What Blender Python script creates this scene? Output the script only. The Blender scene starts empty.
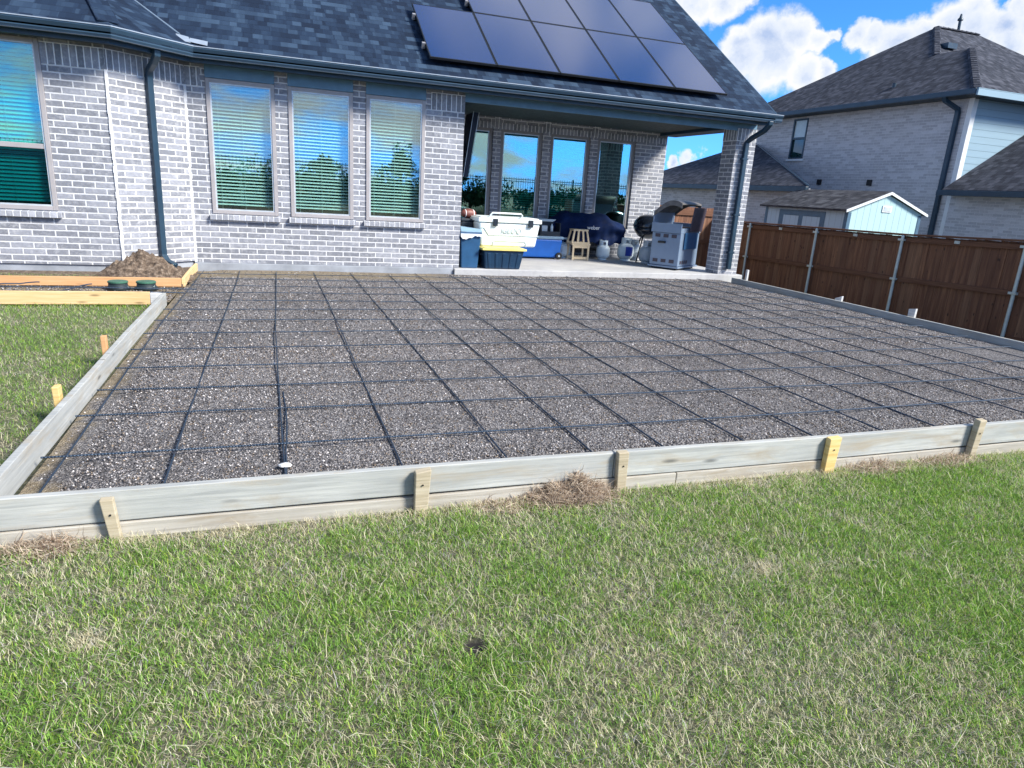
import bpy, math, random
import numpy as np
from mathutils import Vector, Matrix
random.seed(7); RNG=np.random.default_rng(11)
S=bpy.context.scene; COL=S.collection
R_=math.radians
# ------------------------------------------------------------------ node helpers
class NT:
    def __init__(s,tree): s.t=tree; s.n=tree.nodes; s.l=tree.links
    def node(s,typ,props=None,**ins):
        nd=s.n.new('ShaderNode'+typ)
        for k,v in (props or {}).items(): setattr(nd,k,v)
        for k,v in ins.items(): s.put(nd,k.replace('_',' '),v)
        return nd
    def put(s,nd,k,v):
        sock=nd.inputs[int(k)] if str(k).isdigit() else nd.inputs[k]
        if isinstance(v,bpy.types.NodeSocket): s.l.new(v,sock)
        else:
            if sock.type=='RGBA' and len(v)==3: v=(*v,1)
            sock.default_value=v
    def math(s,op,a,b=0.0,c=None,clamp=False):
        nd=s.n.new('ShaderNodeMath'); nd.operation=op; nd.use_clamp=clamp
        s.put(nd,'0',a); s.put(nd,'1',b)
        if c is not None: s.put(nd,'2',c)
        return nd.outputs[0]
    def vmath(s,op,a,b=None,out=0):
        nd=s.n.new('ShaderNodeVectorMath'); nd.operation=op
        s.put(nd,'0',a)
        if b is not None: s.put(nd,'1',b)
        return nd.outputs[out]
    def mul(s,v,vec): return s.vmath('MULTIPLY',v,vec)
    def noise(s,vec,scale,detail=4,rough=.55,dist=0,out='Fac'):
        nd=s.node('TexNoise',Vector=vec,Scale=scale,Detail=detail,Roughness=rough,Distortion=dist)
        return nd.outputs[out]
    def ramp(s,fac,stops,interp='LINEAR'):
        nd=s.n.new('ShaderNodeValToRGB'); cr=nd.color_ramp; cr.interpolation=interp
        while len(cr.elements)<len(stops): cr.elements.new(.5)
        for e,(p,c) in zip(cr.elements,stops):
            e.position=p; e.color=(*c,1) if len(c)==3 else c
        s.l.new(fac,nd.inputs[0]); return nd.outputs[0]
    def mapr(s,v,a,b,c=0.,d=1.,smooth=False):
        nd=s.n.new('ShaderNodeMapRange'); nd.clamp=True
        if smooth: nd.interpolation_type='SMOOTHSTEP'
        for i,x in enumerate((v,a,b,c,d)): s.put(nd,str(i),x)
        return nd.outputs[0]
    def mix(s,f,a,b,blend='MIX'):
        nd=s.n.new('ShaderNodeMix'); nd.data_type='RGBA'; nd.blend_type=blend
        s.put(nd,'0',f); s.put(nd,'6',a); s.put(nd,'7',b); return nd.outputs[2]
    def uv(s): return s.n.new('ShaderNodeUVMap').outputs[0]
    def tc(s,which='Object'): return s.n.new('ShaderNodeTexCoord').outputs[which]
    def pos(s): return s.n.new('ShaderNodeNewGeometry').outputs['Position']
    def bump(s,h,strength=.3,dist=.01,normal=None):
        nd=s.node('Bump',Height=h,Strength=strength,Distance=dist)
        if normal is not None: s.put(nd,'Normal',normal)
        return nd.outputs[0]
def mat(name,build=None,color=None,rough=.6,metal=0.,spec=.5,vary=.15,vscale=6.,bump=0.):
    m=bpy.data.materials.new(name); m.use_nodes=True
    t=NT(m.node_tree); b=m.node_tree.nodes['Principled BSDF']
    b.inputs['Roughness'].default_value=rough; b.inputs['Metallic'].default_value=metal
    b.inputs['Specular IOR Level'].default_value=spec
    if build: build(t,b)
    else:
        o=t.tc('Object'); n=t.noise(o,vscale,6,.6)
        c=t.ramp(n,[(.3,tuple(x*(1-vary) for x in color)),(.7,tuple(min(1,x*(1+vary)) for x in color))])
        t.l.new(c,b.inputs['Base Color'])
        r=t.mapr(t.noise(o,vscale*3,4),.3,.7,rough*.85,min(1,rough*1.15)); t.l.new(r,b.inputs['Roughness'])
        if bump: t.l.new(t.bump(t.noise(o,vscale*8,4),bump,.005),b.inputs['Normal'])
    return m
# ------------------------------------------------------------------ materials
def brickfn(c1,c2,mort,wash=.5,bw=.254,rh=.079,ms=.0085,vert=False,bumpd=.012):
    def f(t,b):
        uv=t.uv()
        if vert:
            sx=t.node('SeparateXYZ',Vector=uv); uv=t.node('CombineXYZ',X=t.math('SUBTRACT',sx.outputs[1],.03),Y=sx.outputs[0]).outputs[0]
        d=t.noise(uv,9,3,out='Color'); d=t.vmath('SUBTRACT',d,(.5,.5,.5)); uvd=t.vmath('ADD',uv,t.mul(d,(.012,.008,0)))
        def br(a,bb,m,sm):
            return t.node('TexBrick',{'offset':0.0 if vert else .5},Vector=uvd,Color1=a,Color2=bb,Mortar=m,Scale=1.,Mortar_Size=ms,Mortar_Smooth=sm,Bias=0.,Brick_Width=bw,Row_Height=rh)
        B=br((0,0,0),(1,1,1),(0,0,0),.3)
        rnd=t.math('MULTIPLY',B.outputs['Color'],1.0)
        col=t.ramp(rnd,[(0,c1),(.35,tuple((x*.6+y*.4)*.92 for x,y in zip(c1,c2))),(.7,c2),(1,tuple(x*1.12 for x in c2))])
        n1=t.noise(uv,26,6,.65); n2=t.noise(uv,2.2,4,.6)
        col=t.mix(t.mapr(n1,.45,.75,0,.35),col,tuple(x*.62 for x in c1))
        w=t.math('MULTIPLY',t.mapr(t.noise(uv,14,5,.7),.48,.72,0,1),t.mapr(n2,.35,.7,.15,wash))
        col=t.mix(w,col,mort)
        mcol=t.mix(t.mapr(t.noise(uv,30,4),.35,.7,0,.5),mort,tuple(x*.8 for x in mort))
        col=t.mix(B.outputs['Fac'],col,mcol)
        t.l.new(col,b.inputs['Base Color']); b.inputs['Roughness'].default_value=.9; b.inputs['Specular IOR Level'].default_value=.2
        h=t.math('ADD',t.math('MULTIPLY',B.outputs['Fac'],-1.),t.math('MULTIPLY',n1,.5))
        t.l.new(t.bump(h,.7,bumpd),b.inputs['Normal'])
    return f
BR1=(.20,.208,.240);BR2=(.285,.293,.335);MOR=(.66,.66,.68)
M={}
M['brick']=mat('house_brick',brickfn(BR1,BR2,MOR,.72,ms=.0105))
M['mortar']=mat('white_mortar',color=(.64,.64,.66),rough=.9,vary=.12,vscale=14,bump=.4)
M['soldier']=mat('soldier_brick',brickfn((.19,.205,.235),(.28,.29,.33),(.84,.85,.87),.45,.25,.079,.008,True))
M['rowlock']=mat('rowlock_brick',brickfn((.26,.27,.31),(.4,.41,.46),MOR,.7,.2,.079,.008,True))
M['brick_far']=mat('neighbour_brick',brickfn((.42,.42,.455),(.52,.52,.555),(.64,.64,.67),.6,.254,.079,.008,False,.012))
def shingle(dark,mid,light,blue=1.):
    def f(t,b):
        uv=t.uv(); sp=t.node('SeparateXYZ',Vector=uv); u,v=sp.outputs[0],sp.outputs[1]
        rh=.143
        vr=t.math('DIVIDE',v,rh); row=t.math('FLOOR',vr); fr=t.math('FRACT',vr)
        def cells(w,seed):
            r=t.node('TexWhiteNoise',{'noise_dimensions':'1D'},W=t.math('ADD',row,seed)).outputs[0]
            uu=t.math('ADD',t.math('DIVIDE',u,w),t.math('MULTIPLY',r,7.3)); ce=t.math('FLOOR',uu)
            vec=t.node('CombineXYZ',X=ce,Y=row,Z=seed).outputs[0]
            return t.node('TexWhiteNoise',{'noise_dimensions':'3D'},Vector=vec).outputs[0]
        a=cells(.13,1.3); c=cells(.22,5.7); e=cells(.08,9.1)
        mixv=t.math('ADD',t.math('MULTIPLY',a,.5),t.math('ADD',t.math('MULTIPLY',c,.35),t.math('MULTIPLY',e,.15)))
        n=t.noise(uv,180,3,.7)
        mv=t.math('ADD',mixv,t.math('MULTIPLY',t.math('SUBTRACT',n,.5),.25))
        col=t.ramp(mv,[(.18,dark),(.5,mid),(.82,light)])
        tab=t.math('GREATER_THAN',a,.5)
        edge=t.mapr(fr,0.,.12,1,0)
        col=t.mix(t.math('MULTIPLY',edge,.6),col,tuple(x*.3 for x in dark))
        st=t.noise(t.mul(uv,(1.,.25,1.)),1.2,4); col=t.mix(t.mapr(st,.35,.7,0,.3),col,dark)
        t.l.new(col,b.inputs['Base Color']); b.inputs['Roughness'].default_value=.92; b.inputs['Specular IOR Level'].default_value=.25
        h=t.math('ADD',t.math('ADD',t.math('SUBTRACT',1.,fr),t.math('MULTIPLY',tab,.5)),t.math('MULTIPLY',n,.3))
        t.l.new(t.bump(h,.8,.012),b.inputs['Normal'])
    return f
M['shingle']=mat('house_shingle',shingle((.005,.013,.032),(.012,.027,.058),(.036,.066,.115)))
M['shingle_far']=mat('neighbour_shingle',shingle((.018,.021,.032),(.040,.044,.060),(.085,.09,.115)))
M['shingle_shed']=mat('shed_shingle',shingle((.03,.03,.036),(.06,.06,.07),(.11,.11,.12)))
M['slate']=mat('slate_blue_paint',color=(.026,.060,.10),rough=.42,spec=.5,vary=.12,vscale=3)
M['header']=mat('lit_slate_paint',color=(.11,.22,.32),rough=.45)  # paler copy of the slate paint, brighter light put into its colour
M['slate_dark']=mat('dark_slate_paint',color=(.016,.042,.072),rough=.4,vary=.15,vscale=3)
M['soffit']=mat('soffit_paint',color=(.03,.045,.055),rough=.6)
M['valley']=mat('valley_shingle_edge',color=(.13,.18,.25),rough=.8)
M['metal_light']=mat('flashing_and_highlight',color=(.27,.32,.39),rough=.5,metal=.1)  # pale flashing metal, also colours the highlight strips on the gutter
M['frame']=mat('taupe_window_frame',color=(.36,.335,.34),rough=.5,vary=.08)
M['frame_dark']=mat('shaded_bronze_frame',color=(.24,.225,.225),rough=.5,vary=.08)  # porch frames: taupe darkened, porch shade put into the colour
M['concrete']=mat('grey_concrete',color=(.33,.34,.37),rough=.85,vary=.22,vscale=4,bump=.3)
def conc(t,b):
    o=t.pos(); n=t.noise(o,1.6,7,.65); n2=t.noise(o,14,6,.7)
    c=t.ramp(n,[(.3,(.36,.36,.38)),(.55,(.47,.465,.47)),(.75,(.55,.54,.53))])
    c=t.mix(t.mapr(n2,.5,.8,0,.35),c,(.22,.2,.19)); t.l.new(c,b.inputs['Base Color'])
    b.inputs['Roughness'].default_value=.85; t.l.new(t.bump(n2,.25,.004),b.inputs['Normal'])
M['patio']=mat('patio_concrete',conc)
M['found']=mat('foundation_concrete',color=(.30,.32,.36),rough=.85,vary=.25,vscale=3.,bump=.35)
M['blind']=mat('white_blind',color=(.82,.84,.84),rough=.5,vary=.04)
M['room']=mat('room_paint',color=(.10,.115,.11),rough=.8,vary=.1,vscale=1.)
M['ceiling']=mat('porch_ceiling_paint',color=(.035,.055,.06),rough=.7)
def glassfn(refl,tint,gcol,rough=.004):
    def f(t,b):
        out=[n for n in t.n if n.type=='OUTPUT_MATERIAL'][0]
        tr=t.node('BsdfTransparent',Color=tint); 
        gl=t.node('BsdfGlossy',Color=gcol,Roughness=rough)
        fr=t.math('POWER',t.node('LayerWeight',Blend=.5).outputs['Facing'],3.)
        fac=t.math('ADD',t.math('MULTIPLY',fr,.6),refl,clamp=True)
        mx=t.n.new('ShaderNodeMixShader'); t.l.new(fac,mx.inputs[0]); t.l.new(tr.outputs[0],mx.inputs[1]); t.l.new(gl.outputs[0],mx.inputs[2])
        t.l.new(mx.outputs[0],out.inputs[0]); t.n.remove(b)
    return f
M['glass']=mat('window_glass',glassfn(.17,(.84,.985,.95),(.90,.97,1.)))
M['glass_teal']=mat('teal_window_glass',glassfn(.20,(.46,.90,.86),(.70,.95,.97)))
M['glass_screen']=mat('screened_window_glass',glassfn(.03,(.10,.58,.58),(.4,.85,.85),.2))
M['glass_porch']=mat('porch_window_glass',glassfn(.30,(.35,.86,.80),(.78,.97,.98)))
def wood(c1,c2,c3,knots=True,sc=1.,rough=.8,var=.5,stain=None):
    def f(t,b):
        uv=t.uv(); oi=t.n.new('ShaderNodeObjectInfo').outputs['Random']
        off=t.node('CombineXYZ',X=t.math('MULTIPLY',oi,31.),Y=t.math('MULTIPLY',oi,17.)).outputs[0]
        p=t.vmath('ADD',uv,off)
        g=t.noise(t.mul(p,(2.2*sc,55*sc,1)),1.,6,.65,.3); big=t.noise(t.mul(p,(1.1,4.,1)),1.2,5,.6)
        c=t.ramp(g,[(.25,c1),(.5,c2),(.78,c3)]); c=t.mix(t.mapr(big,.35,.7,0,var),c,c1)
        if stain: c=t.mix(t.mapr(t.noise(t.mul(p,(1.7,9.,1)),1.,6,.7,.6),.50,.68,0,.75),c,stain)
        if knots:
            v=t.node('TexVoronoi',{'feature':'F1'},Vector=t.mul(p,(2.1,9.,1)),Scale=1.).outputs['Distance']
            c=t.mix(t.mapr(v,.05,.14,.75,0),c,tuple(x*.35 for x in c1))
        t.l.new(c,b.inputs['Base Color']); b.inputs['Roughness'].default_value=rough; b.inputs['Specular IOR Level'].default_value=.25
        t.l.new(t.bump(g,.35,.004),b.inputs['Normal'])
    return f
M['wood_grey']=mat('weathered_form_wood',wood((.27,.28,.28),(.46,.465,.45),(.60,.60,.57),True,1.,.85,.75,(.36,.31,.24)))
M['wood_lower']=mat('stained_form_wood',wood((.28,.26,.23),(.46,.43,.38),(.58,.56,.52),True,1.,.85,.6,(.30,.24,.17)))
M['wood_new']=mat('fresh_pine',wood((.60,.38,.17),(.72,.51,.27),(.78,.62,.40),True,1.,.7,.4))
M['wood_orange']=mat('orange_pine',wood((.52,.27,.12),(.66,.38,.19),(.72,.47,.27),True,1.,.7,.45))
M['stake_old']=mat('old_stake_wood',wood((.30,.25,.17),(.48,.41,.30),(.60,.54,.43),True,1.4,.85,.5))
M['stake_yellow']=mat('yellow_stake_wood',wood((.55,.36,.12),(.72,.52,.22),(.80,.64,.36),True,1.,.7,.3))
M['stake_white']=mat('pale_stake_wood',wood((.45,.44,.44),(.62,.62,.63),(.72,.72,.72),True,1.,.8,.3))
M['stool']=mat('stool_wood',wood((.42,.32,.20),(.60,.49,.34),(.70,.60,.45),False,1.,.6,.3))
def fencefn(t,b):
    o=t.pos(); sp=t.node('SeparateXYZ',Vector=o); s=t.math('ADD',sp.outputs[0],sp.outputs[1]); z=sp.outputs[2]
    q=t.math('DIVIDE',s,.14); ce=t.math('FLOOR',q); fr=t.math('FRACT',q)
    rnd=t.node('TexWhiteNoise',{'noise_dimensions':'1D'},W=ce).outputs[0]
    vec=t.node('CombineXYZ',X=t.math('MULTIPLY',s,24.),Y=t.math('MULTIPLY',z,1.4),Z=t.math('MULTIPLY',rnd,40.)).outputs[0]
    g=t.noise(vec,1.,6,.65,.4)
    c=t.ramp(g,[(.25,(.062,.024,.014)),(.5,(.18,.076,.040)),(.78,(.38,.19,.10))])
    c=t.mix(t.math('MULTIPLY',rnd,.55),c,(.10,.040,.024))
    c=t.mix(t.mapr(t.math('FRACT',t.math('MULTIPLY',rnd,7.7)),.7,.8,0,.28),c,(.30,.17,.10))
    kv=t.node('CombineXYZ',X=t.math('MULTIPLY',s,9.),Y=t.math('MULTIPLY',z,4.5),Z=0.).outputs[0]
    v=t.node('TexVoronoi',{'feature':'F1'},Vector=kv,Scale=1.).outputs['Distance']
    c=t.mix(t.mapr(v,.08,.16,.85,0),c,(.02,.009,.007))
    gap=t.math('ADD',t.mapr(fr,0.,.03,1,0),t.mapr(fr,.97,1.,0,1)); c=t.mix(t.math('MULTIPLY',gap,.8),c,(.018,.009,.007))
    t.l.new(c,b.inputs['Base Color']); b.inputs['Roughness'].default_value=.75
    t.l.new(t.bump(t.math('ADD',g,t.math('MULTIPLY',gap,-1.5)),.4,.008),b.inputs['Normal'])
M['fence']=mat('stained_cedar',fencefn)
M['fence_rail']=mat('cedar_rail',wood((.09,.038,.024),(.16,.075,.045),(.24,.125,.08),True,1.,.75,.4))
M['galv']=mat('galvanised_steel',color=(.52,.58,.58),rough=.5,metal=.35,vary=.15,vscale=8)
def rebarfn(t,b):
    o=t.pos(); n=t.noise(o,5.,5,.6); n2=t.noise(o,40,4)
    c=t.ramp(n,[(.35,(.03,.05,.085)),(.6,(.06,.09,.135)),(.70,(.14,.09,.065)),(.8,(.26,.14,.07))])
    c=t.mix(t.mapr(n2,.4,.7,0,.4),c,(.03,.04,.06)); t.l.new(c,b.inputs['Base Color'])
    b.inputs['Roughness'].default_value=.5; b.inputs['Metallic'].default_value=.5
    sp=t.node('SeparateXYZ',Vector=o); w=t.math('SINE',t.math('MULTIPLY',t.math('ADD',sp.outputs[0],sp.outputs[1]),420.))
    t.l.new(t.bump(w,.6,.002),b.inputs['Normal'])
M['rebar']=mat('rebar_steel',rebarfn)
def vcol(rough=.8,trans=0.):
    def f(t,b):
        a=t.n.new('ShaderNodeAttribute'); a.attribute_name='Col'
        t.l.new(a.outputs['Color'],b.inputs['Base Color']); b.inputs['Roughness'].default_value=rough; b.inputs['Specular IOR Level'].default_value=.2
        b.inputs['Specular IOR Level'].default_value=.08 if trans else .25
        if trans:
            out=[n for n in t.n if n.type=='OUTPUT_MATERIAL'][0]
            tr=t.node('BsdfTranslucent',Color=a.outputs['Color']); mx=t.n.new('ShaderNodeMixShader'); mx.inputs[0].default_value=trans
            t.l.new(b.outputs[0],mx.inputs[1]); t.l.new(tr.outputs[0],mx.inputs[2]); t.l.new(mx.outputs[0],out.inputs[0])
    return f
M['blade']=mat('grass_blade',vcol(.85,.42))
M['stone']=mat('gravel_stone',vcol(.75))
M['leaf']=mat('hedge_leaf',vcol(.6,.25))
def soilfn(t,b):
    o=t.pos(); n=t.noise(o,2.,6,.65); n2=t.noise(o,45,5,.7)
    c=t.ramp(n2,[(.3,(.05,.05,.035)),(.5,(.15,.14,.09)),(.68,(.36,.33,.24))])
    c=t.mix(t.mapr(n,.4,.65,0,.6),c,(.085,.12,.045)); c=t.mix(t.mapr(t.vmath('DISTANCE',t.vmath('ADD',o,t.mul(t.vmath('SUBTRACT',t.noise(o,30,3,out='Color'),(.5,.5,.5)),(.04,.04,0))),(.6,1.87,-.11),out=1),0.028,.06,1,0),c,(.022,.018,.018)); t.l.new(c,b.inputs['Base Color']); b.inputs['Roughness'].default_value=.95
    t.l.new(t.bump(n2,.8,.03),b.inputs['Normal'])
M['soil']=mat('lawn_soil',soilfn)
def gravfn(t,b):
    o=t.pos(); 
    v=t.node('TexVoronoi',{'feature':'F1'},Vector=o,Scale=95.); v2=t.node('TexVoronoi',{'feature':'F1'},Vector=o,Scale=210.)
    rnd=t.node('SeparateColor',Color=v.outputs['Color']).outputs[0]; rnd2=t.node('SeparateColor',Color=v2.outputs['Color']).outputs[0]
    m=t.math('ADD',t.math('MULTIPLY',rnd,.55),t.math('MULTIPLY',rnd2,.45))
    c=t.ramp(m,[(.22,(.05,.047,.052)),(.48,(.20,.186,.19)),(.68,(.36,.335,.335)),(.86,(.54,.51,.50))])
    big=t.noise(o,1.1,5,.6); c=t.mix(t.mapr(big,.35,.7,0,.5),c,(.08,.074,.078)); c=t.mix(t.mapr(t.noise(o,.55,5,.7,.8),.52,.66,0,.4),c,(.05,.046,.048))
    sp=t.node('SeparateXYZ',Vector=o); x,y=sp.outputs[0],sp.outputs[1]; e=t.math('MULTIPLY',t.math('SUBTRACT',t.noise(o,2.5,5,.65),.5),.55)
    dl=t.mapr(t.math('ADD',t.math('ADD',x,e),0.),-1.10,-1.0,1,0); dt=t.math('MULTIPLY',t.mapr(t.math('ADD',y,e),10.05,10.3,0,1),t.mapr(t.math('ADD',x,e),2.2,3.1,1,0))
    dirt=t.math('MAXIMUM',dl,dt)
    dc=t.ramp(t.noise(o,18,5,.7),[(.3,(.16,.12,.075)),(.55,(.34,.275,.19)),(.75,(.47,.41,.31))])
    c=t.mix(dirt,c,dc); t.l.new(c,b.inputs['Base Color']); b.inputs['Roughness'].default_value=.9
    h=t.math('ADD',v.outputs['Distance'],t.math('MULTIPLY',v2.outputs['Distance'],.5)); t.l.new(t.bump(h,1.,.02),b.inputs['Normal'])
M['gravel']=mat('crushed_gravel',gravfn)
def dirtfn(t,b):
    o=t.pos(); n=t.noise(o,22,6,.7); c=t.ramp(n,[(.32,(.04,.028,.02)),(.5,(.14,.098,.07)),(.66,(.32,.25,.19))])
    t.l.new(c,b.inputs['Base Color']); b.inputs['Roughness'].default_value=.95; t.l.new(t.bump(n,1.,.04),b.inputs['Normal'])
M['dirt']=mat('brown_clay',dirtfn)
def solarfn(t,b):
    uv=t.uv(); sp=t.node('SeparateXYZ',Vector=uv)
    def line(s,w,th): 
        f=t.math('FRACT',t.math('DIVIDE',s,w)); return t.math('ADD',t.mapr(f,0,th,1,0),t.mapr(f,1-th,1,0,1))
    ln=t.math('MAXIMUM',line(sp.outputs[0],.166,.012),line(sp.outputs[1],.166,.012))
    c=t.mix(t.math('MULTIPLY',ln,.35),(.008,.026,.105),(.03,.055,.14)); t.l.new(c,b.inputs['Base Color'])
    b.inputs['Roughness'].default_value=.16; b.inputs['IOR'].default_value=1.55; b.inputs['Coat Weight'].default_value=1.; b.inputs['Coat Roughness'].default_value=.12
    b.inputs['Specular IOR Level'].default_value=.8
M['solar']=mat('solar_cell_glass',solarfn)
M['black']=mat('black_metal',color=(.012,.013,.016),rough=.35,vary=.1)
M['black_plastic']=mat('black_plastic',color=(.014,.022,.034),rough=.4,vary=.2)
M['clamp']=mat('panel_clamp_metal',color=(.55,.52,.52),rough=.35,metal=.6)
M['blue_bin']=mat('blue_plastic',color=(.022,.085,.19),rough=.4,vary=.15)
M['lid_blue']=mat('pale_blue_plastic',color=(.22,.34,.45),rough=.4,vary=.15)
M['navy_tote']=mat('navy_tote_plastic',color=(.012,.04,.085),rough=.35,vary=.2)
M['yellow']=mat('yellow_plastic',color=(.78,.66,.20),rough=.4,vary=.1)
M['cooler']=mat('white_cooler_plastic',color=(.74,.80,.80),rough=.45,vary=.05,vscale=4)
M['cooler_line']=mat('cooler_moulded_grey',color=(.52,.59,.59),rough=.5)
M['cooler_blue']=mat('bright_blue_plastic',color=(.012,.13,.52),rough=.35,vary=.1)
M['navy_cloth']=mat('navy_cover_cloth',color=(.003,.014,.062),rough=.8,spec=.2,vary=.35,vscale=5,bump=.3)
M['white_print']=mat('white_print',color=(.75,.77,.8),rough=.5)
M['bag']=mat('white_bag_film',color=(.75,.77,.80),rough=.3)
M['leather']=mat('football_leather',color=(.17,.055,.045),rough=.5,vary=.25,vscale=20,bump=.3)
M['enamel']=mat('black_enamel',color=(.010,.014,.024),rough=.18,spec=.7,vary=.1)
M['stainless']=mat('stainless_sheet',color=(.21,.28,.39),rough=.4,metal=.25,vary=.08,vscale=3)
M['lid_tan']=mat('sooty_lid_inside',color=(.145,.135,.13),rough=.5,vary=.4,vscale=8)
M['plum']=mat('dark_plum_panel',color=(.055,.045,.065),rough=.45)
M['soot']=mat('grill_soot',color=(.05,.032,.024),rough=.7,vary=.5,vscale=10)
M['tank']=mat('tank_paint',color=(.50,.57,.63),rough=.4,vary=.12)
M['tank_white']=mat('white_tank_paint',color=(.60,.70,.76),rough=.4,vary=.12)
M['label_blue']=mat('blue_label',color=(.015,.05,.35),rough=.4)
M['rubber']=mat('black_rubber',color=(.015,.015,.017),rough=.7)
M['green']=mat('green_lid_plastic',color=(.045,.13,.085),rough=.5,vary=.2)
M['pipe']=mat('black_pipe_plastic',color=(.015,.025,.03),rough=.45)
def sidingfn(c,groove,vert):
    def f(t,b):
        uv=t.uv(); sp=t.node('SeparateXYZ',Vector=uv); s=sp.outputs[0 if vert else 1]
        fr=t.math('FRACT',t.math('DIVIDE',s,groove)); g=t.mapr(fr,0,.07,1,0)
        n=t.noise(t.mul(uv,(6,1,1) if vert else (1,6,1)),2.,5)
        col=t.mix(t.mapr(n,.35,.7,0,.3),c,tuple(x*.8 for x in c)); col=t.mix(t.math('MULTIPLY',g,.75),col,tuple(x*.3 for x in c))
        t.l.new(col,b.inputs['Base Color']); b.inputs['Roughness'].default_value=.6
        t.l.new(t.bump(t.math('MULTIPLY',g,-1.),.5,.01),b.inputs['Normal'])
    return f
M['siding']=mat('blue_lap_siding',sidingfn((.26,.39,.49),.18,False))
M['shed_siding']=mat('pale_shed_siding',sidingfn((.42,.62,.66),.2,True))
M['shed_front']=mat('shaded_shed_siding',sidingfn((.42,.55,.66),.2,True))  # dimmer, bluer copy of the gable siding, side wall shade in its colour
M['trim_white']=mat('white_trim',color=(.72,.75,.78),rough=.5,vary=.06)
M['trim_blue']=mat('blue_trim_paint',color=(.07,.14,.22),rough=.5)
M['lamp_shade']=mat('teal_lamp_shade',color=(.10,.45,.40),rough=.7)
M['rock']=mat('white_limestone',color=(.66,.66,.66),rough=.85,vary=.15,vscale=20,bump=.5)
M['iron']=mat('black_iron',color=(.012,.012,.013),rough=.5)
M['trunk']=mat('bark',color=(.08,.06,.045),rough=.9)
M['screen_tv']=mat('dark_screen_glass',color=(.008,.014,.030),rough=.5,spec=.3,vary=.05)
M['silver']=mat('silver_bezel',color=(.55,.6,.64),rough=.35,metal=.3)
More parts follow.
